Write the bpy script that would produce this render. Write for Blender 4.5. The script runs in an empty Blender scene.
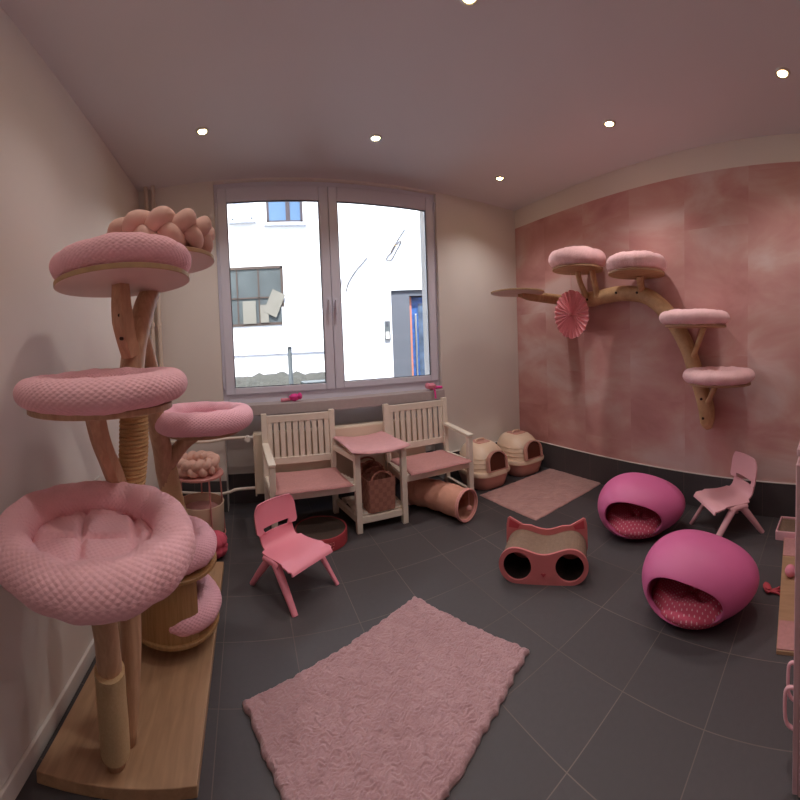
import bpy, bmesh, math, random
from mathutils import Vector, Matrix, noise
random.seed(7)
PI = math.pi
SC = bpy.context.scene
COL = SC.collection

# ---------------------------------------------------------------- materials
def lin(c):
    out = []
    for v in c:
        v /= 255.0
        out.append(v / 12.92 if v <= 0.04045 else ((v + 0.055) / 1.055) ** 2.4)
    return (*out, 1.0)

class NT:
    def __init__(self, name):
        self.m = bpy.data.materials.new(name)
        self.m.use_nodes = True
        self.t = self.m.node_tree
        self.b = self.t.nodes['Principled BSDF']
        self.out = self.t.nodes['Material Output']
    def n(self, kind, **kw):
        nd = self.t.nodes.new(kind)
        for k, v in kw.items():
            if k.startswith('i_'):
                nd.inputs[k[2:].replace('_', ' ')].default_value = v
            else:
                setattr(nd, k, v)
        return nd
    def l(self, a, b):
        self.t.links.new(a, b)
    def math(self, op, a, b=None, c=None):
        nd = self.t.nodes.new('ShaderNodeMath'); nd.operation = op
        for i, v in enumerate((a, b, c)):
            if v is None: continue
            if isinstance(v, (int, float)): nd.inputs[i].default_value = v
            else: self.l(v, nd.inputs[i])
        return nd.outputs[0]
    def mix(self, f, a, b):
        nd = self.t.nodes.new('ShaderNodeMix'); nd.data_type = 'RGBA'
        for s, v in ((0, f), (6, a), (7, b)):
            if isinstance(v, (int, float, tuple)): nd.inputs[s].default_value = v
            else: self.l(v, nd.inputs[s])
        return nd.outputs[2]
    def ramp(self, f, *stops):
        nd = self.t.nodes.new('ShaderNodeValToRGB'); cr = nd.color_ramp
        while len(cr.elements) < len(stops): cr.elements.new(0.5)
        for e, (p, c) in zip(cr.elements, stops):
            e.position = p; e.color = c
        self.l(f, nd.inputs[0]); return nd.outputs[0]
    def noise(self, vec, scale, detail=3, rough=.5):
        nd = self.n('ShaderNodeTexNoise', i_Scale=scale, i_Detail=detail, i_Roughness=rough)
        if vec is not None: self.l(vec, nd.inputs['Vector'])
        return nd.outputs['Fac']
    def bump(self, h, strength=.3, dist=.01):
        nd = self.n('ShaderNodeBump', i_Strength=strength, i_Distance=dist)
        self.l(h, nd.inputs['Height']); self.l(nd.outputs[0], self.b.inputs['Normal'])
    def obj(self): return self.n('ShaderNodeTexCoord').outputs['Object']
    def uv(self): return self.n('ShaderNodeTexCoord').outputs['UV']
    def mapping(self, vec, scale=(1, 1, 1), loc=(0, 0, 0), rot=(0, 0, 0)):
        nd = self.n('ShaderNodeMapping'); self.l(vec, nd.inputs[0])
        nd.inputs['Scale'].default_value = scale; nd.inputs['Location'].default_value = loc
        nd.inputs['Rotation'].default_value = rot; return nd.outputs[0]

def mat(name, col, rough=.6, var=.0, vscale=8, bs=0, bscale=60, bd=.003, sheen=0, coat=0, metal=0, spec=.5, sss=0):
    k = NT(name); b = k.b
    b.inputs['Base Color'].default_value = lin(col)
    b.inputs['Roughness'].default_value = rough
    b.inputs['Metallic'].default_value = metal
    b.inputs['Specular IOR Level'].default_value = spec
    if sheen:
        b.inputs['Sheen Weight'].default_value = sheen; b.inputs['Sheen Roughness'].default_value = .4
        b.inputs['Sheen Tint'].default_value = lin([min(255, c + 30) for c in col])
    if coat: b.inputs['Coat Weight'].default_value = coat
    o = k.obj()
    if var:
        f = k.noise(o, vscale, 4)
        k.l(k.mix(f, lin([c * (1 - var) for c in col]), lin([min(255, c * (1 + var)) for c in col])), b.inputs['Base Color'])
    if bs: k.bump(k.noise(o, bscale, 4, .6), bs, bd)
    return k.m

def plush(name, col, pitch=.0125, amp=.0028, var=.04):
    """raised-dot minky plush; the uv map is in metres"""
    k = NT(name); b = k.b
    b.inputs['Roughness'].default_value = .95
    b.inputs['Sheen Weight'].default_value = .35
    b.inputs['Sheen Roughness'].default_value = .45
    b.inputs['Sheen Tint'].default_value = lin((255, 205, 210))
    f = k.noise(k.obj(), 9, 4)
    k.l(k.mix(f, lin([c * (1 - var) for c in col]), lin([min(255, c * (1 + var)) for c in col])), b.inputs['Base Color'])
    v = k.mapping(k.uv(), (1 / pitch,) * 3, rot=(0, 0, PI / 4))
    vo = k.n('ShaderNodeTexVoronoi', i_Scale=1.0, i_Randomness=0.12); vo.voronoi_dimensions = '2D'
    k.l(v, vo.inputs['Vector'])
    h = k.math('SUBTRACT', 1.0, vo.outputs['Distance'])
    h2 = k.math('POWER', h, 1.5)
    h3 = k.math('ADD', h2, k.math('MULTIPLY', k.noise(k.obj(), 400, 2), .25))
    k.bump(h3, 1.0, amp)
    return k.m

def wood(name, c1, c2, scale=(1, 1, 12), rough=.5, rings=14, bs=.15):
    k = NT(name); b = k.b
    o = k.mapping(k.obj(), scale)
    w = k.n('ShaderNodeTexNoise', i_Scale=rings, i_Detail=5, i_Roughness=.6, i_Distortion=.6)
    k.l(o, w.inputs['Vector'])
    f2 = k.noise(k.obj(), 3.5, 3)
    ff = k.math('ADD', k.math('MULTIPLY', w.outputs['Fac'], .75), k.math('MULTIPLY', f2, .35))
    k.l(k.ramp(ff, (.35, lin(c1)), (.72, lin(c2))), b.inputs['Base Color'])
    b.inputs['Roughness'].default_value = rough
    k.bump(w.outputs['Fac'], bs, .003)
    return k.m

M = {}
M['plaster'] = mat('white_plaster', (222, 216, 210), .9, .02, 2, .12, 120, .002)
M['ceiling'] = mat('ceiling_paint', (214, 210, 212), .9, .02, 1.5, .06, 80, .002)
M['plush'] = plush('pink_dotted_plush', (248, 192, 200))
M['plush_fine'] = plush('pink_fine_plush', (248, 190, 204), .0105, .003)
M['plush_smooth'] = mat('pale_pink_plush', (240, 196, 198), .95, .05, 14, .6, 90, .006, sheen=.4)
M['braid'] = mat('dusty_pink_jersey', (218, 178, 164), .9, .04, 12, .3, 500, .001, sheen=.25)
M['ply'] = wood('birch_plywood', (158, 124, 94), (186, 150, 116), (6, .7, 6), .5, 6)
M['ply_white'] = mat('pale_board_underside', (214, 188, 178), .6, .04, 4)
M['ply_edge'] = mat('plywood_edge', (176, 144, 106), .65, .1, 30)
M['branch'] = wood('peeled_branch', (166, 128, 100), (204, 168, 136), (9, 9, 1.1), .5, 5, .4)
M['branch_pale'] = wood('peeled_pale_branch', (172, 132, 92), (212, 174, 132), (7, 2, 2), .55, 5, .4)
M['oak'] = wood('oak_veneer', (140, 104, 64), (180, 142, 96), (16, 16, .8), .45, 5, .1)
M['bench'] = mat('white_painted_wood', (228, 218, 204), .45, .03, 20, .08, 60, .002)
M['pad'] = mat('dusty_rose_seat_fabric', (190, 138, 136), .95, .08, 60, .5, 350, .002, sheen=.2)
M['mat_cloth'] = mat('pale_rose_quilted_cloth', (214, 162, 166), .95, .05, 30, .5, 180, .004, sheen=.2)
M['pvc'] = mat('white_window_plastic', (214, 214, 228), .32, .01, 3)
M['gasket'] = mat('grey_rubber_gasket', (70, 74, 84), .6)
M['sill'] = mat('grey_stone_sill', (176, 164, 164), .5, .04, 30)
M['metal'] = mat('brushed_metal', (200, 196, 190), .35, metal=1)
M['radiator'] = mat('cream_radiator_enamel', (220, 206, 186), .4, .01, 4)
M['pipe'] = mat('cream_pipe_paint', (222, 208, 194), .5, .02, 8)
M['chair1'] = mat('pink_chair_plastic', (236, 146, 164), .42, .02, 6, .05, 300, .001)
M['chair2'] = mat('pale_pink_chair_plastic', (228, 174, 182), .42, .02, 6, .05, 300, .001)
M['egg'] = mat('hot_pink_moulded_plastic', (206, 102, 152), .5, .02, 4, .04, 300, .001)
M['white_plastic'] = mat('white_plastic', (228, 222, 214), .4)
M['litter_hood'] = mat('cream_litter_hood', (226, 200, 176), .4, .02, 6)
M['litter_base'] = mat('dusty_pink_litter_base', (202, 150, 138), .45, .02, 6)
M['dark'] = mat('painted_hole_shade', (40, 28, 26), .9)
M['card'] = mat('corrugated_cardboard', (128, 104, 88), .95, .12, 60, .6, 220, .004)
M['card_dark'] = mat('worn_brown_cardboard', (64, 50, 43), .95, .12, 60, .6, 220, .004)
M['coral'] = mat('coral_red_board', (204, 116, 118), .7, .03, 10)
M['coral_dark'] = mat('deep_red_board', (184, 66, 78), .7, .03, 10)
M['sisal'] = None
M['basket'] = None
M['rose_metal'] = mat('dusty_pink_metal', (204, 140, 134), .45)
M['hotfluff'] = mat('raspberry_plush', (208, 88, 110), .95, .08, 18, .5, 120, .004, sheen=.3)
M['tunnel'] = mat('salmon_tunnel_cloth', (208, 152, 132), .9, .05, 12, .4, 40, .006, sheen=.15)
M['tunnel_rim'] = mat('pink_tunnel_rim', (222, 158, 152), .8, .03, 10)
M['paper'] = mat('pink_tissue_paper', (252, 176, 184), .9, .03, 8)
M['cab'] = mat('mauve_pink_cabinet', (206, 164, 170), .45, .02, 6)
M['toy_pink'] = mat('magenta_toy_felt', (226, 70, 150), .9, .05, 40)
M['toy_pale'] = mat('pale_pink_toy_felt', (224, 140, 160), .9, .05, 40)
M['screw'] = mat('dark_screw', (60, 44, 38), .5, metal=.6)

def sisal(name, c1, c2, axis_scale):
    k = NT(name); b = k.b
    w = k.n('ShaderNodeTexNoise', i_Scale=160.0, i_Detail=3.0); k.l(k.obj(), w.inputs['Vector'])
    k.l(k.mix(w.outputs['Fac'], lin(c1), lin(c2)), b.inputs['Base Color'])
    b.inputs['Roughness'].default_value = .95
    wv = k.n('ShaderNodeTexWave', i_Scale=axis_scale, i_Distortion=.6, i_Detail=1.0); wv.bands_direction = 'Z'
    k.l(k.obj(), wv.inputs['Vector'])
    k.bump(k.math('ADD', wv.outputs['Fac'], k.math('MULTIPLY', w.outputs['Fac'], .5)), .7, .003)
    return k.m
M['sisal'] = sisal('sisal_rope', (186, 146, 98), (222, 186, 136), 36)
M['felt'] = sisal('woven_sisal_cloth', (204, 172, 128), (226, 198, 156), 90)

def basket_mat():
    k = NT('woven_rose_basket'); b = k.b
    v = k.mapping(k.obj(), (30, 30, 30))
    ch = k.n('ShaderNodeTexChecker', i_Scale=1.0); k.l(v, ch.inputs['Vector'])
    ch.inputs['Color1'].default_value = lin((166, 116, 100)); ch.inputs['Color2'].default_value = lin((150, 102, 90))
    k.l(ch.outputs['Color'], b.inputs['Base Color']); b.inputs['Roughness'].default_value = .8
    wv = k.n('ShaderNodeTexWave', i_Scale=14.0); k.l(k.obj(), wv.inputs['Vector'])
    k.bump(k.math('ADD', ch.outputs['Fac'], wv.outputs['Fac']), .5, .004)
    return k.m
M['basket'] = basket_mat()

def dots_mat():
    k = NT('crimson_cushion_with_white_dots'); b = k.b
    vo = k.n('ShaderNodeTexVoronoi', i_Scale=1.0, i_Randomness=0.0); vo.voronoi_dimensions = '2D'
    k.l(k.mapping(k.uv(), (62, 62, 62), rot=(0, 0, .78)), vo.inputs['Vector'])
    f = k.math('LESS_THAN', vo.outputs['Distance'], .17)
    k.l(k.mix(f, lin((222, 96, 126)), lin((245, 205, 212))), b.inputs['Base Color'])
    b.inputs['Roughness'].default_value = .9
    k.bump(k.noise(k.obj(), 30, 3), .4, .004)
    return k.m
M['dots'] = dots_mat()

def floor_mat(name, ax=(0, 1)):
    k = NT(name); b = k.b
    sep = k.n('ShaderNodeSeparateXYZ'); k.l(k.obj(), sep.inputs[0])
    T = .3325
    def line(o, off):
        f = k.math('FRACT', k.math('DIVIDE', k.math('ADD', o, 10 * T - off), T))
        a = k.math('MINIMUM', f, k.math('SUBTRACT', 1.0, f))
        return k.math('LESS_THAN', a, .0055)
    gx = line(sep.outputs[ax[0]], .162)
    g = gx
    if ax[1] is not None:
        g = k.math('MAXIMUM', gx, line(sep.outputs[ax[1]], .074))
    cell = k.n('ShaderNodeVectorMath', operation='SNAP')
    add = k.n('ShaderNodeVectorMath', operation='ADD'); add.inputs[1].default_value = (-.162 + 10 * T, -.074 + 10 * T, 5)
    k.l(k.obj(), add.inputs[0]); k.l(add.outputs[0], cell.inputs[0]); cell.inputs[1].default_value = (T, T, 50)
    wn = k.n('ShaderNodeTexWhiteNoise'); k.l(cell.outputs[0], wn.inputs[0])
    base = k.mix(k.noise(k.obj(), 40, 5, .7), lin((74, 70, 73)), lin((86, 81, 83)))
    base = k.mix(k.math('MULTIPLY', wn.outputs['Value'], .5), base, lin((70, 66, 68)))
    grout = k.mix(k.noise(k.obj(), 2.2, 2), lin((52, 46, 46)), lin((150, 134, 126)))
    k.l(k.mix(k.math('MULTIPLY', g, .8), base, grout), b.inputs['Base Color'])
    b.inputs['Roughness'].default_value = .5
    b.inputs['Specular IOR Level'].default_value = .35
    k.bump(k.math('SUBTRACT', k.math('MULTIPLY', k.noise(k.obj(), 60, 4), .3), g), .35, .002)
    return k.m
M['floor'] = floor_mat('slate_grey_floor_tiles')
M['skirt_y'] = floor_mat('slate_grey_skirting_tiles_side', (1, None))
M['skirt_x'] = floor_mat('slate_grey_skirting_tiles_back', (0, None))

def mural():
    k = NT('clouded_pink_wallpaper'); b = k.b
    o = k.obj(); sep = k.n('ShaderNodeSeparateXYZ'); k.l(o, sep.inputs[0])
    y, z = sep.outputs[1], sep.outputs[2]
    W = .53
    sy = k.math('FLOOR', k.math('DIVIDE', k.math('ADD', y, 10 * W - 1.153), W))
    sz = k.math('FLOOR', k.math('DIVIDE', k.math('ADD', k.math('ADD', z, k.math('MULTIPLY', sy, .37)), 5.0), .95))
    off = k.n('ShaderNodeCombineXYZ')
    k.l(k.math('MULTIPLY', sy, .14), off.inputs[0])
    k.l(k.math('MULTIPLY', sz, .16), off.inputs[1])
    va = k.n('ShaderNodeVectorMath', operation='ADD'); k.l(o, va.inputs[0]); k.l(off.outputs[0], va.inputs[1])
    n1 = k.n('ShaderNodeTexNoise', i_Scale=1.5, i_Detail=5.0, i_Roughness=.52, i_Distortion=.5)
    k.l(k.mapping(va.outputs[0], (1, .8, 1.5)), n1.inputs['Vector'])
    c = k.ramp(n1.outputs['Fac'], (.32, lin((176, 120, 114))), (.44, lin((200, 148, 140))), (.53, lin((210, 168, 158))), (.66, lin((224, 204, 198))))
    n2 = k.noise(k.mapping(o, (1, 1, 1), (3, 1, 2)), .9, 2)
    c = k.mix(k.math('MULTIPLY', n2, .5), c, lin((188, 140, 148)))
    # strips hung at slightly different tone
    wn = k.n('ShaderNodeTexWhiteNoise', noise_dimensions='2D')
    cb = k.n('ShaderNodeCombineXYZ'); k.l(sy, cb.inputs[0]); k.l(sz, cb.inputs[1]); k.l(cb.outputs[0], wn.inputs['Vector'])
    c = k.mix(k.math('MULTIPLY', wn.outputs['Value'], .16), c, lin((176, 112, 104)))
    # white painted band above the paper
    k.l(k.mix(k.math('GREATER_THAN', z, 2.525), c, lin((226, 216, 206))), b.inputs['Base Color'])
    b.inputs['Roughness'].default_value = .8
    return k.m
M['mural'] = mural()

def rug_mat(name, c1, c2, sc):
    k = NT(name); b = k.b
    n1 = k.n('ShaderNodeTexNoise', i_Scale=sc, i_Detail=5.0, i_Roughness=.6, i_Distortion=1.2)
    k.l(k.obj(), n1.inputs['Vector'])
    k.l(k.ramp(n1.outputs['Fac'], (.3, lin(c1)), (.7, lin(c2))), b.inputs['Base Color'])
    b.inputs['Roughness'].default_value = 1.0; b.inputs['Sheen Weight'].default_value = .4
    n2 = k.n('ShaderNodeTexNoise', i_Scale=sc * 8, i_Detail=4.0, i_Roughness=.7); k.l(k.obj(), n2.inputs['Vector'])
    k.bump(n2.outputs['Fac'], .8, .006)
    return k.m
M['shag'] = rug_mat('dusty_pink_shag', (172, 132, 136), (192, 152, 156), 14)
M['shortrug'] = rug_mat('rose_short_pile', (176, 132, 128), (200, 154, 148), 7)

def glass():
    k = NT('clear_window_glass'); t = k.t
    tr = k.n('ShaderNodeBsdfTransparent'); tr.inputs[0].default_value = (.96, .98, .98, 1)
    gl = k.n('ShaderNodeBsdfGlossy'); gl.inputs['Roughness'].default_value = .02
    fr = k.n('ShaderNodeFresnel'); fr.inputs[0].default_value = 1.35
    mx = k.n('ShaderNodeMixShader'); k.l(fr.outputs[0], mx.inputs[0]); k.l(tr.outputs[0], mx.inputs[1]); k.l(gl.outputs[0], mx.inputs[2])
    k.l(mx.outputs[0], k.out.inputs[0]); return k.m
M['glass'] = glass()

def emit(name, col, s):
    k = NT(name); b = k.b
    b.inputs['Base Color'].default_value = lin(col); b.inputs['Emission Color'].default_value = lin(col)
    b.inputs['Emission Strength'].default_value = s; return k.m
M['bulb'] = emit('lit_spot_lens', (255, 222, 150), 30)
M['facade'] = mat('white_render_facade', (232, 232, 236), .9, .015, 3, .2, 30, .004)
M['facade2'] = mat('cool_white_render', (226, 230, 238), .9, .015, 3)
M['blind'] = mat('closed_white_shutter', (170, 174, 196), .7)
M['win_blue'] = mat('sky_blue_window_glass', (84, 112, 146), .3, .04, 2)
M['win_frame'] = mat('brown_window_frame', (62, 52, 58), .5)
M['dirty_glass'] = mat('grimy_workshop_glass', (66, 72, 74), .5, .3, 2.5)
M['rust'] = mat('rusty_glazing_bar', (70, 56, 50), .7)
M['board'] = mat('leaning_board', (120, 116, 108), .8, .08, 6)
M['stone'] = mat('rubble_stone', (62, 62, 58), .9, .25, 9, 1, 14, .03)
M['grey_box'] = mat('grey_metal_box', (92, 98, 102), .6, .08, 14)
M['asphalt'] = mat('street_asphalt', (120, 118, 116), .9, .1, 12)
M['door_blue'] = mat('protective_blue_film_door', (50, 84, 140), .25, .4, 16)
M['door_dark'] = mat('dark_glossy_entrance_door', (70, 84, 104), .15, .5, 9)
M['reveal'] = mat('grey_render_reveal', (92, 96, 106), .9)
M['orange_trim'] = mat('salmon_edge_trim', (190, 120, 100), .7)

# ---------------------------------------------------------------- geometry
class G:
    def __init__(s): s.v = []; s.f = []; s.uv = []
    def add(s, vs, fs, uv=None):
        b = len(s.v); s.v += [Vector(p) for p in vs]
        for i, f in enumerate(fs):
            s.f.append([b + j for j in f]); s.uv.append(uv[i] if uv else None)
        return s
    def box(s, c, d, rot=None, piv=None):
        x, y, z = d[0] / 2, d[1] / 2, d[2] / 2
        P = [Vector((sx * x, sy * y, sz * z)) for sz in (-1, 1) for sy in (-1, 1) for sx in (-1, 1)]
        if rot is not None: P = [rot @ p for p in P]
        P = [p + Vector(c) for p in P]
        return s.add(P, [(0, 2, 3, 1), (4, 5, 7, 6), (0, 1, 5, 4), (2, 6, 7, 3), (0, 4, 6, 2), (1, 3, 7, 5)])
    def bar(s, a, b, w, h, up=(0, 0, 1)):
        """square bar from a to b; w across, h along 'up'"""
        a, b = Vector(a), Vector(b); d = (b - a); L = d.length; d.normalize()
        u = Vector(up); x = d.cross(u)
        if x.length < 1e-4: x = d.cross(Vector((0, 1, 0)))
        x.normalize(); u = x.cross(d)
        R = Matrix((x, d, u)).transposed()
        return s.box((a + b) / 2, (w, L, h), R)
    def tube(s, path, r, n=12, closed=False, sq=1.0, caps=True, twist=0, rough=0, up=None):
        P = [Vector(p) for p in path]; m = len(P)
        R = r if isinstance(r, (list, tuple)) else [r] * m
        N = None; rings = []; cum = 0
        Ts = []
        for i in range(m):
            if closed: t = P[(i + 1) % m] - P[i - 1]
            else: t = P[min(i + 1, m - 1)] - P[max(i - 1, 0)]
            Ts.append(t.normalized())
        if up is not None: N = Vector(up)
        else:
            N = Vector((0, 0, 1))
            if abs(Ts[0].z) > .9: N = Vector((1, 0, 0))
        vs = []
        us = []
        for i in range(m):
            t = Ts[i]
            if up is not None: N = Vector(up)
            N = (N - t * N.dot(t)).normalized(); B = t.cross(N)
            if i: cum += (P[i] - P[i - 1]).length
            us.append(cum)
            for j in range(n):
                a = 2 * PI * j / n + twist
                rr = R[i]
                if rough: rr *= 1 + rough * noise.noise(Vector((math.cos(a) * 1.3, math.sin(a) * 1.3, cum * 9)) + P[0] * 7)
                vs.append(P[i] + (N * math.cos(a) + B * math.sin(a) * sq) * rr)
        fs = []; uv = []
        for i in range(m if closed else m - 1):
            i2 = (i + 1) % m
            u0 = us[i]; u1 = us[i2] if i2 else cum + (P[0] - P[-1]).length
            for j in range(n):
                j2 = (j + 1) % n
                fs.append((i * n + j, i * n + j2, i2 * n + j2, i2 * n + j))
                v0 = j / n * 2 * PI * R[i]; v1 = (j + 1) / n * 2 * PI * R[i]
                uv.append([(u0, v0), (u0, v1), (u1, v1), (u1, v0)])
        if caps and not closed:
            fs.append(tuple(range(n))[::-1]); uv.append([(0, 0)] * n)
            fs.append(tuple((m - 1) * n + j for j in range(n))); uv.append([(0, 0)] * n)
        return s.add(vs, fs, uv)
    def lathe(s, prof, n=32, c=(0, 0, 0), ex=1.0, ey=1.0):
        vs = []; c = Vector(c); m = len(prof)
        for r, z in prof:
            for j in range(n):
                a = 2 * PI * j / n
                vs.append(c + Vector((r * math.cos(a) * ex, r * math.sin(a) * ey, z)))
        fs = [(i * n + j, i * n + (j + 1) % n, (i + 1) * n + (j + 1) % n, (i + 1) * n + j) for i in range(m - 1) for j in range(n)]
        if prof[0][0] > 1e-5: fs.append(tuple(range(n))[::-1])
        if prof[-1][0] > 1e-5: fs.append(tuple((m - 1) * n + j for j in range(n)))
        return s.add(vs, fs)
    def prism(s, pts, z0, z1, R=None, c=(0, 0, 0)):
        """outline in xy extruded along z, then rotated/moved"""
        n = len(pts); vs = [Vector((p[0], p[1], z0)) for p in pts] + [Vector((p[0], p[1], z1)) for p in pts]
        if R is not None: vs = [R @ p for p in vs]
        vs = [p + Vector(c) for p in vs]
        fs = [tuple(range(n))[::-1], tuple(range(n, 2 * n))] + [(i, (i + 1) % n, n + (i + 1) % n, n + i) for i in range(n)]
        return s.add(vs, fs)
    def grid(s, nu, nv, fn, closed_u=False, closed_v=False, uvf=None):
        vs = [fn(i, j) for i in range(nu) for j in range(nv)]
        fs = []; uv = []
        for i in range(nu if closed_u else nu - 1):
            for j in range(nv if closed_v else nv - 1):
                i2, j2 = (i + 1) % nu, (j + 1) % nv
                fs.append((i * nv + j, i2 * nv + j, i2 * nv + j2, i * nv + j2))
                if uvf: uv.append([uvf(i, j), uvf(i + 1, j), uvf(i + 1, j + 1), uvf(i, j + 1)])
        return s.add(vs, fs, uv if uvf else None)
    def build(s, name, m, parent=None, smooth=35, bevel=0, seg=2, subsurf=0, solid=0, fix=True):
        me = bpy.data.meshes.new(name)
        off = Vector((0, 0, 0))
        p = parent
        if p is not None and p.get('_world'): off = Vector(p['_world'])
        me.from_pydata([v - off for v in s.v], [], s.f)
        if any(u for u in s.uv):
            L = me.uv_layers.new(name='uv'); k = 0; d = []
            for f, u in zip(s.f, s.uv):
                for q in range(len(f)):
                    d += (u[q] if u else (0, 0))
            L.data.foreach_set('uv', d)
        if fix:
            bm = bmesh.new(); bm.from_mesh(me); bmesh.ops.recalc_face_normals(bm, faces=bm.faces); bm.to_mesh(me); bm.free()
        me.materials.append(M[m] if isinstance(m, str) else m)
        if smooth:
            me.polygons.foreach_set('use_smooth', [True] * len(me.polygons))
            if smooth < 180: me.set_sharp_from_angle(angle=math.radians(smooth))
        me.update()
        o = bpy.data.objects.new(name, me); COL.objects.link(o)
        if parent is not None: o.parent = parent
        if parent is not None and parent.get('_world'): o['_world'] = parent['_world']
        if solid:
            md = o.modifiers.new('solid', 'SOLIDIFY'); md.thickness = solid; md.offset = 0
        if bevel:
            md = o.modifiers.new('bevel', 'BEVEL'); md.width = bevel; md.segments = seg; md.limit_method = 'ANGLE'; md.angle_limit = .7
        if subsurf:
            md = o.modifiers.new('sub', 'SUBSURF'); md.levels = subsurf; md.render_levels = subsurf
        return o

def thing(name, label, cat, loc=(0, 0, 0), rz=0, group=None, world=False):
    """Empty at the base of a thing. world=True: its parts are given in room coordinates."""
    o = bpy.data.objects.new(name, None); COL.objects.link(o); o.empty_display_size = .1
    o.location = loc; o.rotation_euler = (0, 0, rz)
    if world: o['_world'] = tuple(loc)
    return tag(o, label, cat, group)
def tag(o, label, cat, group=None):
    o['label'] = label; o['category'] = cat
    if group: o['group'] = group
    return o
def struct(o): o['kind'] = 'structure'; return o
def copy_tree(o, parent=None):
    c = o.copy(); COL.objects.link(c)
    if parent is not None: c.parent = parent
    for ch in list(o.children): copy_tree(ch, c)
    return c
def RZ(a): return Matrix.Rotation(a, 3, 'Z')
def RX(a): return Matrix.Rotation(a, 3, 'X')
def RY(a): return Matrix.Rotation(a, 3, 'Y')
def catmull(P, k=6):
    P = [Vector(p) for p in P]; Q = [P[0] * 2 - P[1]] + P + [P[-1] * 2 - P[-2]]; out = []
    for i in range(1, len(Q) - 2):
        for t in range(k):
            u = t / k; a, b, c, d = Q[i - 1:i + 3]
            out.append(.5 * ((2 * b) + (c - a) * u + (2 * a - 5 * b + 4 * c - d) * u * u + (3 * b - a - 3 * c + d) * u ** 3))
    out.append(P[-1]); return out
def lerpl(L, k):
    out = []
    for a, b in zip(L[:-1], L[1:]):
        for t in range(k): out.append(a + (b - a) * t / k)
    return out + [L[-1]]
def rrect(w, h, r, n=6):
    out = []
    for cx, cy, a0 in ((w / 2 - r, h / 2 - r, 0), (-w / 2 + r, h / 2 - r, 90), (-w / 2 + r, -h / 2 + r, 180), (w / 2 - r, -h / 2 + r, 270)):
        for i in range(n + 1):
            a = math.radians(a0 + 90 * i / n); out.append((cx + r * math.cos(a), cy + r * math.sin(a)))
    return out

# ================================================================ THE ROOM
XL0, XL1 = -.755, -.885           # left wall foot and head (slightly out of plumb)
XR, YB, YF, ZC = 2.87, 3.22, -.75, 2.715
def xl(z): return XL0 + (XL1 - XL0) * z / ZC

g = G(); g.box((1.0, 1.3, -.05), (4.3, 4.7, .1)); struct(g.build('floor', 'floor', smooth=0))
g = G(); g.box((1.0, 1.35, ZC + .08), (4.4, 4.6, .16)); struct(g.build('ceiling', 'ceiling', smooth=0))
g = G(); g.prism([(xl(-.1), -.1), (xl(ZC + .1), ZC + .1), (-1.1, ZC + .1), (-1.1, -.1)], YF - .2, YB + .35, RX(PI / 2) @ Matrix(((1, 0, 0), (0, 1, 0), (0, 0, -1))))
struct(g.build('wall_left', 'plaster', smooth=0))
g = G(); g.box((XR + .1, 1.3, 1.35), (.2, 4.6, 2.9)); struct(g.build('wall_right', 'mural', smooth=0))
g = G(); g.box((1.0, YF - .1, 1.35), (4.3, .2, 2.9)); struct(g.build('wall_front', 'plaster', smooth=0))
WX0, WX1, WZ0, WZ1 = -.215, 1.862, .90, 2.70
g = G()
g.box(((-1.2 + WX0) / 2, YB + .18, 1.35), (WX0 + 1.2, .36, 2.9))
g.box(((WX1 + 3.1) / 2, YB + .18, 1.35), (3.1 - WX1, .36, 2.9))
g.box(((WX0 + WX1) / 2, YB + .27, .41), (WX1 - WX0, .18, .98))
g.box(((WX0 + WX1) / 2, YB + .18, WZ1 + .05), (WX1 - WX0, .36, .1))
struct(g.build('wall_back', 'plaster', smooth=0))
# skirting
g = G(); g.box((XR - .006, 1.24, .127), (.012, 3.96, .254)); struct(g.build('baseboard_right', 'skirt_y', smooth=0))
g = G(); g.box((XR - .008, 1.24, .2565), (.016, 3.96, .005)); struct(g.build('trim_1', 'plaster', smooth=0))
g = G(); g.box(((WX1 + XR) / 2, YB - .006, .127), (XR - WX1 - .02, .012, .254)); g.box(((WX0 + WX1) / 2, YB + .174, .127), (WX1 - WX0, .012, .254))
g.box(((WX0 + XL0) / 2, YB - .006, .127), (WX0 - XL0 - .01, .012, .254))
struct(g.build('baseboard_back', 'skirt_x', smooth=0))
g = G(); g.box(((WX1 + XR) / 2, YB - .008, .2565), (XR - WX1 - .02, .016, .005)); struct(g.build('trim_2', 'plaster', smooth=0))
g = G(); g.box((XL0 + .004, 1.2, .035), (.014, 3.9, .07)); struct(g.build('baseboard_left', 'plaster', smooth=0, bevel=.003))

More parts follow.
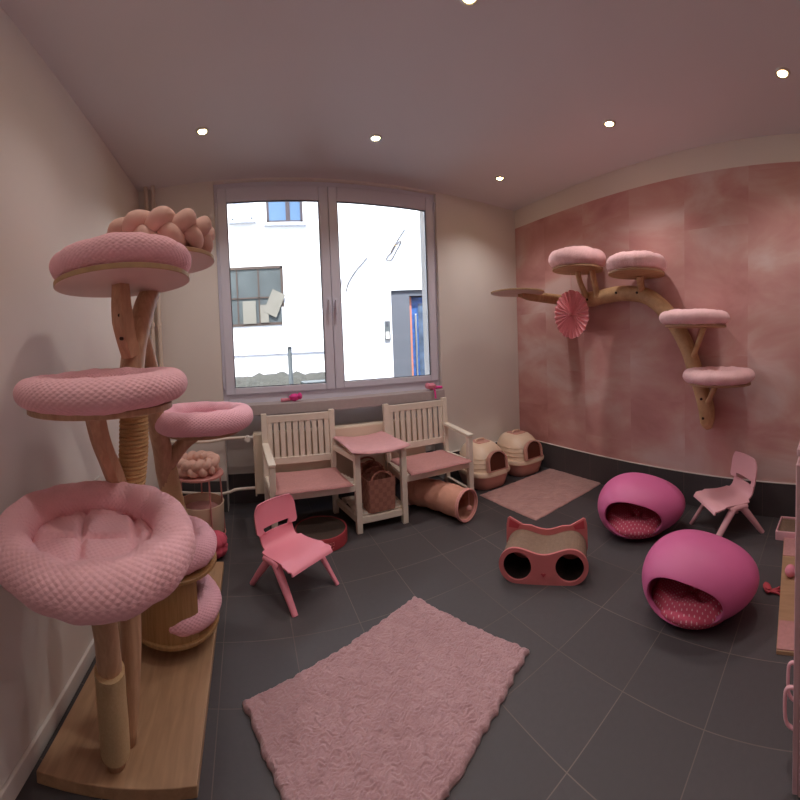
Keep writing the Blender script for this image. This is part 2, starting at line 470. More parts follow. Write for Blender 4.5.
# ---- window
def make_window():
    w = bpy.data.objects.new('window_1', None); COL.objects.link(w); w.location = ((WX0 + WX1) / 2, YB + .1, WZ0); w['_world'] = tuple(w.location); struct(w)
    y0 = YB + .035; y1 = YB + .10; zb, zt = .88, WZ1
    xa, xb, xm = WX0, WX1, .785
    g = G()
    for x0, x1, z0, z1 in ((xa, xa + .05, zb, zt), (xb - .05, xb, zb, zt), (xa + .05, xb - .05, zb, zb + .10), (xa + .05, xb - .05, zt - .06, zt), (xm - .035, xm + .035, zb + .10, zt - .06)):
        g.box(((x0 + x1) / 2, (y0 + y1) / 2, (z0 + z1) / 2), (x1 - x0, y1 - y0, z1 - z0))
    g.build('window_frame', 'pvc', w, bevel=.004)
    for k, (a, b) in enumerate(((xa + .025, xm - .0015), (xm + .0015, xb - .025))):
        z0, z1 = zb + .077, zt - .04; t = .082; tt = .12; ys0 = y0 - .018; ys1 = y0 + .03
        g = G()
        for c in ((a, a + t, z0, z1), (b - t, b, z0, z1), (a + t, b - t, z0, z0 + .055), (a + t, b - t, z1 - tt, z1)):
            g.box(((c[0] + c[1]) / 2, (ys0 + ys1) / 2, (c[2] + c[3]) / 2), (c[1] - c[0], ys1 - ys0, c[3] - c[2]))
        sash = g.build('sash', 'pvc', w, bevel=.006)
        g = G()
        ia, ib, iz0, iz1 = a + t, b - t, z0 + .055, z1 - tt
        for c in ((ia, ia + .006, iz0, iz1), (ib - .006, ib, iz0, iz1), (ia, ib, iz0, iz0 + .006), (ia, ib, iz1 - .008, iz1)):
            g.box(((c[0] + c[1]) / 2, ys0 + .016, (c[2] + c[3]) / 2), (c[1] - c[0], .012, c[3] - c[2]))
        g.build('gasket', 'gasket', sash, smooth=0)
        g = G(); g.box(((ia + ib) / 2, ys0 + .026, (iz0 + iz1) / 2), (ib - ia + .01, .004, iz1 - iz0 + .01)); g.build('pane', 'glass', sash, smooth=0)
        hx = b - .03 if k == 0 else a + .03
        g = G(); g.box((hx, ys0 - .004, 1.68), (.03, .008, .09)); g.tube([(hx, ys0 - .004, 1.70), (hx, ys0 - .04, 1.70)], .008, 10); g.bar((hx, ys0 - .045, 1.71), (hx, ys0 - .045, 1.585), .02, .012, (0, 1, 0))
        g.build('handle', 'pvc', sash, bevel=.003)
    g = G(); g.box((xa + .012, y0 - .02, 2.58), (.014, .02, .09)); g.box((xb - .012, y0 - .02, 2.58), (.014, .02, .09)); g.box((xa + .012, y0 - .02, 1.06), (.014, .02, .09))
    g.build('hinge', 'pvc', w, bevel=.003)
    g = G(); g.box(((-.23 + 1.815) / 2, (3.085 + y1) / 2, .842), (2.045, y1 - 3.085, .085))
    g.build('window_sill', 'sill', w, bevel=.004)
make_window()

# ---- heating
def pipe(label, x, y, r=.017):
    t = thing('heating_pipe', label, 'pipe', (x, y, 0), 0, None)
    g = G(); g.tube([(0, 0, 0), (0, 0, .9), (0, 0, 1.8), (0, 0, ZC)], r, 14, caps=False); g.build('pipe', 'pipe', t)
    g = G(); g.tube([(0, 0, 1.56), (0, 0, 1.59)], r + .007, 14); g.tube([(0, 0, 1.575), (0, .045, 1.575)], .006, 8); g.build('pipe_clip', 'pipe', t)
pipe('cream vertical heating pipe, left of the pair in the back left corner', -.80, 3.165)
pipe('cream vertical heating pipe, right of the pair in the back left corner', -.735, 3.165)
rad = thing('radiator', 'cream panel radiator under the window behind the bench', 'radiator', (.8, 3.12, .16), 0, None, True)
g = G()
g.box((.8, 3.07, .42), (1.54, .018, .47)); g.box((.8, 3.16, .42), (1.54, .018, .47))
g.build('panel', 'radiator', rad, bevel=.006)
g = G()
for i in range(60): g.box((.06 + i * .0252, 3.115, .42), (.003, .07, .44))
g.build('fins', 'radiator', rad, smooth=0)
g = G(); g.box((.8, 3.115, .656), (1.54, .10, .012)); g.box((.032, 3.115, .41), (.012, .11, .48)); g.box((1.568, 3.115, .41), (.012, .11, .48)); g.build('casing', 'radiator', rad, bevel=.004)
g = G(); g.tube([(.03, 3.115, .625), (-.03, 3.115, .625)], .012, 12); g.tube([(-.02, 3.115, .625), (-.02, 3.05, .625)], [.02, .024], 14); g.build('thermostat_valve', 'white_plastic', rad)
for nm, pts, lab in (('upper', [(-.73, 3.165, .60), (-.60, 3.15, .60), (-.35, 3.12, .605), (-.2, 3.115, .625), (-.03, 3.115, .628)], 'cream heating pipe running across to the radiator valve'),
                ('lower', [(-.735, 3.165, .20), (-.6, 3.14, .19), (-.3, 3.115, .185), (-.2, 3.115, .195), (-.13, 3.115, .215), (.03, 3.115, .22)], 'lower cream heating pipe with a bend running beneath the radiator')):
    g = G(); g.tube(catmull(pts, 5), .012, 10); tag(g.build('radiator_pipe', 'pipe'), lab, 'pipe')
# socket on the left wall
sk = thing('wall_socket', 'small white wall socket low on the left wall', 'socket', (xl(.68) + .001, 1.76, .68))
g = G(); g.box((.005, 0, 0), (.01, .08, .08)); g.build('plate', 'white_plastic', sk, bevel=.003)
g = G(); g.tube([(.004, 0, 0), (.018, 0, 0)], .02, 16); g.build('plug_hole', 'gasket', sk)

# ---- ceiling spots
spots = [(-.22, 2.5, 'above the braided bed, nearest the left wall'), (.99, 2.54, 'in front of the window'), (2.22, 2.66, 'nearest the back right corner'), (2.22, 1.47, 'above the wall shelf tree'),
         (2.16, .29, 'at the far right of the ceiling'), (.99, 1.36, 'in the middle of the ceiling'), (-.22, 1.36, 'over the cat tree, outside the photo'), (-.22, .28, 'above the doorway side left, outside the photo'), (.99, .28, 'above the camera, outside the photo')]
for i, (x, y, w) in enumerate(spots):
    t = thing('ceiling_spotlight', 'small recessed ceiling spotlight ' + w, 'light', (x, y, ZC), 0, 'recessed ceiling spotlights')
    g = G(); g.lathe([(.027, -.004), (.031, -.008), (.043, -.006), (.047, 0)], 28); g.build('trim_ring', 'metal', t)
    g = G(); g.lathe([(.0001, -.010), (.018, -.009), (.027, -.0045)], 24); g.f=g.f[:-1]; g.uv=g.uv[:-1]; g.build('lamp_lens', 'bulb', t)
    ld = bpy.data.lights.new('spot_lamp', 'SPOT'); ld.energy = 12.5 if i < 6 else 5.5; ld.color = (1.0, .93, .90); ld.spot_size = math.radians(125); ld.spot_blend = .9; ld.shadow_soft_size = .03
    lo = bpy.data.objects.new('lamp', ld); COL.objects.link(lo); lo.location = (x, y, ZC - .02)

# ================================================================ CAT BEDS
def ring_mesh(R, r, sq, seed, lumps=.05, nu=120, nv=36, uvs=1.0, wob=.06):
    g = G()
    def fn(i, j):
        a = 2 * PI * i / nu; b = 2 * PI * j / nv
        q = Vector((math.cos(a) * 1.6, math.sin(a) * 1.6, seed))
        w = 1 + lumps * noise.noise(q * 2.2) + .5 * lumps * noise.noise(q * 6)
        rr = r * w
        cb, sb = math.cos(b), math.sin(b)
        x = R + rr * cb; z = rr * sq * sb
        # the inner side is a little gathered towards the seam
        if cb < 0: z *= 1 + .06 * math.sin(a * 11 + seed)
        z += wob * r * noise.noise(q * .9 + Vector((0, 0, 5)))
        return Vector((x * math.cos(a), x * math.sin(a), z))
    g.grid(nu, nv, fn, True, True, lambda i, j: (i / nu * 2 * PI * R * uvs, j / nv * 2 * PI * r * uvs))
    return g
def pad_mesh(R, seed, quilt=.2, dome=.02, n=44, depth=.021):
    g = G(); off = Vector((seed * 3.1, seed * 1.7, 0))
    def h(x, y):
        rr = math.hypot(x, y) / R
        c = math.pi / quilt
        s = min(abs(math.sin((x * .9 + y * .35) * c + .6)), abs(math.sin((y * .95 - x * .3) * c + .2)))
        return dome * (1 - rr ** 4) - depth * math.exp(-(s / .22) ** 2) + .006 * noise.noise(Vector((x * 9, y * 9, seed)))
    rings = 26; seg = 72
    vs = [(0, 0, h(0, 0))]
    for i in range(1, rings + 1):
        for j in range(seg):
            r = R * i / rings; a = 2 * PI * j / seg; x, y = r * math.cos(a), r * math.sin(a)
            vs.append((x, y, h(x, y)))
    for j in range(seg):
        a = 2 * PI * j / seg; vs.append((R * .97 * math.cos(a), R * .97 * math.sin(a), -.025))
    fs = [(0, 1 + j, 1 + (j + 1) % seg) for j in range(seg)]; uv = None
    for i in range(rings):
        for j in range(seg):
            a = 1 + i * seg; fs.append((a + j, a + seg + j, a + seg + (j + 1) % seg, a + (j + 1) % seg))
    fs.append(tuple(1 + rings * seg + j for j in range(seg)))
    uv = [[(vs[k][0], vs[k][1]) for k in f] for f in fs]
    return g.add(vs, fs, uv)
def plush_bed(name, label, loc, R, r, sq, seed, m='plush', rz=0, tilt=(0, 0), group=None, quilt=.15, padz=None, lumps=.05, uvs=1.0, dome=.02):
    t = thing(name, label, 'cat bed', loc, rz, group); t.rotation_euler = (tilt[0], tilt[1], rz)
    hh = r * sq
    o = ring_mesh(R, r, sq, seed, lumps, uvs=uvs).build('bolster', m, t, smooth=180); o.location.z = hh
    o = pad_mesh(R - r * .55, seed, quilt, dome).build('inner_pad', m, t, smooth=180); o.location.z = padz if padz is not None else hh * .75
    return t
def braid_bed(name, label, loc, R, A, r, nx, hz, rz=0, group=None, sq=1.0):
    """three fat stuffed strands plaited into a ring; nx crossings per strand"""
    t = thing(name, label, 'cat bed', loc, rz, group)
    n = 48 * nx
    for k in range(3):
        pts = []
        for i in range(n):
            th = 2 * PI * i / n; ph = nx * th + 2 * PI * k / 3
            off = A * math.sin(ph); zz = hz * math.sin(2 * ph)
            # plait stands upright: off runs up the wall of the ring, zz in and out
            rad = R + zz + .18 * off
            pts.append(Vector((rad * math.cos(th), rad * math.sin(th), r + A + off)))
        g = G(); g.tube(pts, r, 16, closed=True, sq=.85, up=(0, 0, 1)); g.build('strand', 'braid', t, smooth=180)
    g = G(); g.lathe([(.0001, .03), (R * .6, .032), (R * .9, .02), (R, .006), (R * .9, .0), (.0001, 0)], 40); g.build('inner_pad', 'braid', t, smooth=180)
    return t

# ================================================================ CAT TREE
TX, TY = -.455, 1.5
tree = thing('cat_tree', 'tall branch cat tree with round platforms on a long plywood base along the left wall', 'cat tree', (TX, TY, 0), 0, None, True)
g = G(); g.prism([(-.712, 1.0), (-.70, 2.36), (-.205, 2.36), (-.213, 1.112)][::-1], .0, .038); g.build('base', 'ply', tree, bevel=.003, smooth=0)
def log(pts, rad, name='branch', m='branch', k=6, rough=.10, sq=1.0, n=14):
    g = G(); g.tube(catmull(pts, k), lerpl(rad, k), n, rough=rough, sq=sq); return g.build(name, m, tree, smooth=180 if n > 8 else 30)
# front pole with sisal cloth sleeve
log([(-.482, 1.126, .038), (-.476, 1.105, .3), (-.462, 1.04, .55), (-.452, .96, .742)], [.034, .04, .04, .034], 'front_pole')
g = G(); g.tube(catmull([(-.479, 1.118, .085), (-.474, 1.10, .22), (-.471, 1.085, .36)], 6), .049, 22, caps=True, rough=.03); g.build('sisal_sleeve', 'felt', tree, smooth=60)
# main trunk
log([(-.462, 1.20, .038), (-.445, 1.22, .3), (-.45, 1.26, .6), (-.437, 1.26, .82), (-.425, 1.32, 1.0), (-.44, 1.37, 1.24), (-.405, 1.50, 1.50), (-.36, 1.68, 1.702)],
    [.026, .036, .042, .044, .044, .048, .044, .038], 'trunk')
g = G()
hp = catmull([(-.435, 1.27, .84), (-.427, 1.31, .97), (-.43, 1.345, 1.10)], 8)
pts = []; turns = 19
for i in range(turns * 18 + 1):
    s = i / (turns * 18) * (len(hp) - 1); a = int(min(s, len(hp) - 2)); c = hp[a].lerp(hp[a + 1], s - a); ang = 2 * PI * i / 18
    rr = .050 - .004 * abs(s / len(hp) - .6)
    pts.append(c + Vector((rr * math.cos(ang), rr * math.sin(ang), 0)))
g.tube(pts, .0072, 7); g.build('rope_wrap', 'sisal', tree, smooth=180)
# branch to the middle platform
log([(-.442, 1.24, .80), (-.46, 1.185, .92), (-.474, 1.12, 1.04), (-.478, 1.08, 1.145)], [.030, .034, .034, .036], 'branch', n=7, rough=.05)
# flat sawn branch to the top platform
log([(-.425, 1.33, 1.30), (-.44, 1.30, 1.42), (-.45, 1.325, 1.557)], [.036, .043, .034], 'branch', n=5, rough=.06)
for p_ in ((-.436, 1.27, 1.36), (-.441, 1.28, 1.44)):
    g = G(); g.tube([p_, (p_[0], p_[1] - .015, p_[2])], .006, 8); g.build('screw', 'screw', tree)
# second trunk leaning up from the base, carrying the right-hand bed
log([(-.29, 1.98, .038), (-.33, 1.94, .3), (-.405, 1.90, .52), (-.435, 1.85, .72), (-.435, 1.80, .86), (-.44, 1.70, 1.04), (-.425, 1.61, 1.25), (-.43, 1.50, 1.40)],
    [.036, .042, .045, .048, .050, .044, .036, .032], 'second_trunk')
log([(-.425, 1.83, .78), (-.33, 1.84, .88), (-.25, 1.85, .928)], [.04, .035, .03], 'branch')
g = G(); g.tube(catmull([(-.37, 1.92, .40), (-.408, 1.898, .55), (-.435, 1.852, .76)], 6), .056, 22, rough=.03); g.build('sisal_sleeve', 'felt', tree, smooth=60)
def plate(x, y, z, r, th=.018, m='ply_white', name='platform', tilt=0, par=None, em='ply_edge'):
    par = par or tree
    g = G(); g.lathe([(.0001, 0), (r - .003, 0), (r - .002, .001)], 64, (x, y, z)); 
    g.lathe([(r - .002, th - .001), (r - .003, th), (.0001, th)], 64, (x, y, z))
    p = g.build(name, m, par, smooth=30)
    g = G(); g.lathe([(r - .002, .0005), (r, .002), (r, th - .002), (r - .002, th - .0005)], 64, (x, y, z))
    g.f = g.f[:-2]; g.uv = g.uv[:-2]; g.build('edge_band', em, p, smooth=30)
plate(-.445, .95, .74, .18, m='ply', em='ply')
plate(-.46, 1.085, 1.142, .23, m='branch', em='branch')
plate(-.45, 1.335, 1.555, .258)
plate(-.365, 1.715, 1.70, .24)
plate(-.24, 1.85, .926, .19, m='ply', em='ply')
# pod: curved oak wall, open to the right, between two discs
PX, PY, PR = -.405, 1.745, .205
g = G(); g.lathe([(.0001, 0), (PR + .012, 0), (PR + .014, .002), (PR + .014, .013), (PR + .012, .015), (.0001, .015)], 64, (PX, PY, .105)); g.build('pod_floor', 'oak', tree, smooth=30)
g = G(); g.lathe([(.0001, 0), (PR + .012, 0), (PR + .014, .002), (PR + .014, .013), (PR + .012, .015), (.0001, .015)], 64, (PX, PY, .365)); g.build('pod_roof', 'oak', tree, smooth=30)
g = G(); nn = 48; a0, a1 = math.radians(-46), math.radians(-320)
outer = [(PX + PR * math.cos(a0 + (a1 - a0) * i / nn), PY + PR * math.sin(a0 + (a1 - a0) * i / nn)) for i in range(nn + 1)]
inner = [(PX + (PR - .008) * math.cos(a0 + (a1 - a0) * i / nn), PY + (PR - .008) * math.sin(a0 + (a1 - a0) * i / nn)) for i in range(nn + 1)][::-1]
vs = [(x, y, .12) for x, y in outer + inner] + [(x, y, .365) for x, y in outer + inner]; N2 = len(outer) * 2
fs = [(i, (i + 1) % N2, N2 + (i + 1) % N2, N2 + i) for i in range(N2)]
for i in range(nn):
    fs.append((i, i + 1, N2 - 2 - i, N2 - 1 - i)); fs.append((N2 + i, N2 + i + 1, 2 * N2 - 2 - i, 2 * N2 - 1 - i))
g.add(vs, fs); g.build('pod_wall', 'oak', tree, smooth=40)
g = G(); g.lathe([(.05, .038), (.045, .06), (.045, .09), (.055, .105)], 20, (PX, PY, 0)); g.build('pod_foot', 'branch', tree)

plush_bed('plush_cat_bed', 'large pink dotted plush cat bed on the lowest front platform of the cat tree', (-.445, .95, .768), .228, .058, 1.0, 1.3, rz=0, tilt=(.07, .03), quilt=.15, padz=.042, lumps=.10, dome=.022)
plush_bed('plush_cat_bed', 'pink dotted plush cat bed on the middle platform of the cat tree', (-.455, 1.085, 1.163), .218, .056, .80, 4.1, rz=0, tilt=(.03, 0), quilt=.17, padz=.02, lumps=.08)
plush_bed('plush_cat_bed', 'pink dotted plush cat bed on the highest front platform, seen from below', (-.45, 1.335, 1.574), .207, .061, .80, 7.7, rz=3.3, quilt=.17, padz=.035, lumps=.10)
plush_bed('plush_cat_bed', 'pink plush cat bed on the right-hand platform in front of the window wall', (-.24, 1.85, .945), .208, .056, .92, 9.2, m='plush_fine', rz=.9, quilt=.15, padz=.035, lumps=.07)
plush_bed('plush_cat_bed', 'pink plush cat bed lying on the roof of the wooden pod', (PX, PY, .381), .16, .065, .95, 12.4, m='plush_fine', rz=.4, quilt=.15, padz=.035, lumps=.08)
plush_bed('plush_cat_bed', 'pink plush cat bed lying inside the wooden pod under its roof', (PX + .03, PY, .1205), .14, .062, 1.0, 15.9, m='plush_fine', rz=.4, quilt=.15, padz=.03, lumps=.08)
braid_bed('braided_cat_bed', 'fat braided dusty pink cat bed on the highest rear platform', (-.375, 1.715, 1.719), .190, .044, .037, 4, .035)

# ================================================================ STOOL, BASKET, PLUSH BY THE BACK LEFT CORNER
st = thing('wire_stool', 'round pink metal stool on thin legs carrying a braided bed, under the window left end', 'stool', (-.415, 2.82, 0))
g = G(); g.lathe([(.0001, .43), (.19, .43), (.2, .435), (.2, .447), (.197, .45), (.0001, .45)], 48); g.build('seat', 'rose_metal', st, smooth=30)
for k in range(5):
    a = 2 * PI * k / 5 - .95
    g = G(); g.tube([(.175 * math.cos(a), .175 * math.sin(a), .43), (.195 * math.cos(a), .195 * math.sin(a), .0)], .0065, 8); g.build('leg', 'rose_metal', st)
g = G(); g.tube([(.194 * math.cos(a), .194 * math.sin(a), .012) for a in [2 * PI * i / 48 for i in range(48)]], .006, 8, closed=True); g.build('foot_ring', 'rose_metal', st)
braid_bed('braided_cat_bed', 'small braided dusty pink cat bed lying on the round pink stool', (-.425, 2.815, .4505), .135, .033, .029, 4, .027)
bk = thing('felt_basket', 'round beige basket with a brown-pink cushion in it, beneath the pink stool', 'basket', (-.40, 2.83, .001))
g = G(); g.lathe([(.0001, 0), (.155, 0), (.168, .02), (.178, .22), (.178, .232), (.170, .232), (.168, .21), (.158, .03), (.0001, .012)], 48); g.build('body', 'litter_hood', bk, smooth=50)
g = G(); g.tube([(.174 * math.cos(a), .174 * math.sin(a), .232) for a in [2 * PI * i / 64 for i in range(64)]], .006, 8, closed=True); g.build('rim', 'litter_hood', bk)
cu = G(); cu.lathe([(.0001, 0), (.12, 0), (.148, .03), (.15, .07), (.13, .105), (.07, .125), (.0001, .13)], 40)
tag(cu.build('basket_cushion', 'pad', smooth=180), 'brown-pink round cushion lying in the beige basket under the stool', 'cushion').location = (-.40, 2.83, .085)
# scalloped raspberry plush
g = G()
def fl(i, j):
    a = 2 * PI * i / 96; b = PI * j / 18 - PI / 2
    r = .085 * (1 + .13 * abs(math.sin(a * 4)))
    f = math.cos(b) ** .6 if abs(b) < PI / 2 - .001 else 0
    crease = 1 - .25 * math.exp(-((b - .05) / .12) ** 2)
    return Vector((r * f * crease * math.cos(a), r * f * crease * math.sin(a), .075 + .075 * math.sin(b)))
g.grid(96, 19, fl, True, False)
tag(g.build('scalloped_plush', 'hotfluff', smooth=180), 'raspberry red scalloped plush cushion on the floor beyond the cat tree base', 'cushion').location = (-.275, 2.50, .001)

# ================================================================ WALL CLIMBER
wc = thing('wall_cat_climber', 'curved peeled tree trunk with round plywood cat shelves fixed to the pink wall', 'cat shelf', (2.80, 1.6, 1.2), 0, None, True)
def wlog(pts, rad, name, k=7, m='branch_pale', rough=.08, n=16):
    g = G(); g.tube(catmull(pts, k), lerpl(rad, k), n, rough=rough); return g.build(name, m, wc, smooth=70)
wlog([(2.79, 2.48, 1.67), (2.79, 2.30, 1.655), (2.79, 2.09, 1.655), (2.79, 1.90, 1.67), (2.79, 1.70, 1.672), (2.79, 1.55, 1.645), (2.79, 1.42, 1.58), (2.79, 1.29, 1.455), (2.79, 1.175, 1.29), (2.79, 1.09, 1.10), (2.79, 1.02, .91), (2.79, .985, .80), (2.79, .975, .69), (2.80, .965, .635)],
     [.050, .056, .066, .064, .062, .062, .066, .066, .062, .060, .062, .064, .060, .030], 'trunk')
wlog([(2.79, 2.47, 1.675), (2.62, 2.50, 1.685), (2.42, 2.51, 1.69), (2.28, 2.51, 1.707)], [.05, .046, .04, .036], 'limb')
for p in ((2.10, 1.645), (1.78, 1.675), (1.57, 1.66), (1.27, 1.40), (1.00, .86), (.985, .72)):
    g = G(); g.tube([(2.74, p[0], p[1]), (2.722, p[0], p[1])], .010, 10); g.build('screw', 'screw', wc)
def wplate(x, y, z, r, tilt=None): plate(x, y, z, r, .016, 'branch_pale', 'platform', par=wc, em='ply')
WP = [(2.60, 2.10, 1.875), (2.62, 1.505, 1.775), (2.62, 1.00, 1.375), (2.63, .815, .985)]
for x, y, z in WP: wplate(x, y, z, .225)
plate(2.25, 2.51, 1.705, .24, .014, 'ply_white', 'platform', par=wc, em='ply_edge')
wlog([(2.72, 2.10, 1.66), (2.66, 2.13, 1.80), (2.65, 2.14, 1.878)], [.026, .024, .026], 'bracket', 3)
wlog([(2.74, 1.99, 1.66), (2.70, 2.0, 1.80), (2.69, 2.01, 1.878)], [.026, .026, .028], 'bracket', 3)
wlog([(2.77, 1.55, 1.66), (2.70, 1.52, 1.74), (2.68, 1.51, 1.778)], [.03, .03, .03], 'bracket', 3)
wlog([(2.77, 1.09, 1.15), (2.70, 1.02, 1.25), (2.655, .95, 1.378)], [.022, .020, .022], 'bracket', 3)
wlog([(2.78, .99, .80), (2.73, .93, .87), (2.69, .86, .988)], [.022, .020, .022], 'bracket', 3)
wb = [('on the highest wall shelf, nearest the window', .20, .062, 1.1, 21, (0, 0)), ('on the second wall shelf above the bend of the trunk', .19, .06, 1.0, 24, (0, 0)),
      ('on the third wall shelf from the top', .208, .06, .78, 27, (0, 0)), ('on the lowest wall shelf', .208, .06, .78, 31, (0, 0))]
for (x, y, z), (w, R_, r_, sq, sd, tl) in zip(WP, wb):
    plush_bed('plush_cat_bed', 'pale pink plush cat bed ' + w, (x - (.022 if R_ > .2 else .0), y, z + .0165), R_ - .01, r_, sq, sd, m='plush_smooth', rz=sd, group=None, quilt=.15, padz=.03, lumps=.12)

# paper rosette, hanging flat before the trunk
fan = thing('paper_fan', 'round pleated pink paper fan hanging in front of the wall trunk', 'decoration', (2.62, 2.20, 1.52), .38)
g = G(); npl = 28; Rf = .185
vs = [(-.012, 0, 0), (.012, 0, 0)]; rr_ = [0.02, .06, .1, .14, .17, Rf]
for k, r in enumerate(rr_):
    for i in range(npl * 4):
        a = 2 * PI * i / (npl * 4); ple = math.cos(a * npl) ; sc = 1 + .045 * abs(math.sin(a * npl / 4)) if k == len(rr_) - 1 else 1
        vs.append((ple * (.004 + .012 * r / Rf), r * sc * .86 * math.cos(a), r * sc * 1.08 * math.sin(a)))
nn = npl * 4; fs = []
for i in range(nn): fs.append((0, 2 + i, 2 + (i + 1) % nn))
for k in range(len(rr_) - 1):
    for i in range(nn): fs.append((2 + k * nn + i, 2 + k * nn + (i + 1) % nn, 2 + (k + 1) * nn + (i + 1) % nn, 2 + (k + 1) * nn + i))
g.add(vs, fs); g.build('pleats', 'paper', fan, smooth=0, solid=.0015)
g = G(); g.tube([(0, 0, .19), (0, .0, .35)], .0012, 6); g.build('thread', 'paper', fan)
g = G(); g.lathe([(.0001, -.008), (.016, -.004), (.016, .004), (.0001, .008)], 16); c_ = g.build('centre', 'coral', fan); c_.rotation_euler = (0, PI / 2, 0); c_.location = (-.02, 0, 0)

# ================================================================ COMPANION BENCH
bn = thing('companion_bench', 'white slatted double garden seat with a small table joining its two chairs', 'bench', (.95, 2.8, 0), 0, None, True)
YFB, YBB = 2.60, 3.00
def leg(x, y, z1, z0=0, lean=0, name='leg', w=.045):
    g = G(); g.bar((x, y, z0), (x, y + lean, z1), w, w, (1, 0, 0)); g.build(name, 'bench', bn, bevel=.004)
XS = [.145, .765, 1.135, 1.755]
leg(XS[0], YFB, .525); leg(XS[3], YFB, .545); leg(XS[1], YFB, .545); leg(XS[2], YFB, .545)
for x in (.12, .685, 1.175, 1.765): leg(x, YBB, .82, 0, .03)
for (xa, xb, ba, bb) in ((XS[0], XS[1], .12, .685), (XS[2], XS[3], 1.175, 1.765)):
    # seat frame
    g = G(); g.box(((xa + xb) / 2, YFB, .325), (xb - xa - .04, .03, .05)); g.box(((ba + bb) / 2, YBB, .30), (bb - ba - .04, .025, .05))
    for x in (xa, xb): g.bar((x, YFB + .02, .325), (ba if x == xa else bb, YBB - .02, .305), .03, .05)
    g.build('seat_frame', 'bench', bn, bevel=.003)
    g = G()
    for k in range(7):
        t = k / 6; y = YFB + .025 + t * (YBB - YFB - .06); x0 = xa + (ba - xa) * t; x1 = xb + (bb - xb) * t
        g.box(((x0 + x1) / 2, y, .352 - .014 * t), (x1 - x0 + .02, .045, .014))
    g.build('seat_slats', 'bench', bn, bevel=.002)
    g = G()
    def by(z): return YBB + .03 * z / .835
    g.bar((ba + .02, by(.80), .775), (bb - .02, by(.80), .775), .025, .055); g.bar((ba + .02, by(.47), .45), (bb - .02, by(.47), .45), .025, .055)
    ns = 10
    for k in range(ns):
        x = ba + .045 + (bb - ba - .09) * k / (ns - 1); g.bar((x, by(.46) - .002, .46), (x, by(.78) - .002, .77), .040, .012, (0, 1, 0))
    g.build('backrest', 'bench', bn, bevel=.003)
for x, xb_ in ((XS[0], .12), (XS[3], 1.765)):
    g = G(); g.bar((x, YFB - .03, .537 if x < 1 else .557), (xb_, YBB + .0, .588), .055, .024); g.build('armrest', 'bench', bn, bevel=.005)
    g = G(); g.bar((x, YFB, .10), (xb_, YBB, .10), .028, .035); g.build('stretcher', 'bench', bn, bevel=.003)
for x, xb_ in ((XS[1], .70), (XS[2], 1.16)):
    g = G(); g.bar((x, YFB, .520), (xb_, YBB, .520), .035, .04); g.build('table_rail', 'bench', bn, bevel=.003)
g = G()
for k in range(5): g.box(((XS[1] + XS[2]) / 2 - .005, YFB + .01 + k * .095, .548), (.40, .085, .014))
g.build('table_top', 'bench', bn, bevel=.002)
g = G(); g.box((.95, YFB + .005, .085), (.34, .03, .045)); g.box((.95, YBB, .085), (.42, .03, .045))
g.bar((XS[1], YFB, .09), (.70, YBB, .09), .03, .045); g.bar((XS[2], YFB, .09), (1.16, YBB, .09), .03, .045)
for k in range(4): g.box((.945, YFB + .06 + k * .095, .114), (.38, .08, .012))
g.build('lower_shelf', 'bench', bn, bevel=.002)
def cloth(name, label, cx, cy, z, w, d, rz, m, wave, th=.014, seed=1, taper=0, quilt=0):
    g = G(); nu, nv = 40, 36
    def top(i, j, dz):
        u = i / (nu - 1) - .5; v = j / (nv - 1) - .5
        ww = w * (1 + taper * v)
        x = u * ww * (1 - .03 * math.cos(v * PI)); y = v * d * (1 - .02 * math.cos(u * PI))
        e = min(.5 - abs(u), .5 - abs(v)); 
        z_ = wave(u, v) + .004 * noise.noise(Vector((u * 6, v * 6, seed)))
        if quilt: z_ += .003 * abs(math.sin(v * d / quilt * PI))
        edge = min(1, e / .03)
        return Vector((x, y, z_ + dz * math.sqrt(max(0.05, edge))))
    g.grid(nu, nv, lambda i, j: top(i, j, th))
    b = len(g.v); g.grid(nu, nv, lambda i, j: top(i, j, 0))
    per = [(i, 0) for i in range(nu)] + [(nu - 1, j) for j in range(1, nv)] + [(i, nv - 1) for i in range(nu - 2, -1, -1)] + [(0, j) for j in range(nv - 2, 0, -1)]
    for a_, b_ in zip(per, per[1:] + per[:1]):
        p, q = a_[0] * nv + a_[1], b_[0] * nv + b_[1]; g.f.append([p, q, b + q, b + p]); g.uv.append(None)
    o = g.build(name, m, smooth=60); o.location = (cx, cy, z); o.rotation_euler = (0, 0, rz); return o
tag(cloth('seat_pad', '', .438, 2.772, .354, .55, .475, 0, 'pad', lambda u, v: .004 - .012 * (v + .5), .02, 2, taper=-.04), 'rose fabric pad on the left seat of the white bench', 'seat pad', 'seat pads')
tag(cloth('seat_pad', '', 1.455, 2.772, .354, .55, .475, 0, 'pad', lambda u, v: .004 - .012 * (v + .5), .02, 5, taper=-.04), 'rose fabric pad on the right seat of the white bench', 'seat pad', 'seat pads')
tag(cloth('table_mat', '', .928, 2.79, .558, .47, .54, .04, 'mat_cloth', lambda u, v: .002 + .05 * max(0, abs(u - .06) - .12) ** 1.5 * 2 + .012 * (u * u) , .016, 8, quilt=.03), 'pale pink folded quilted mat lying on the little table of the bench', 'table mat')
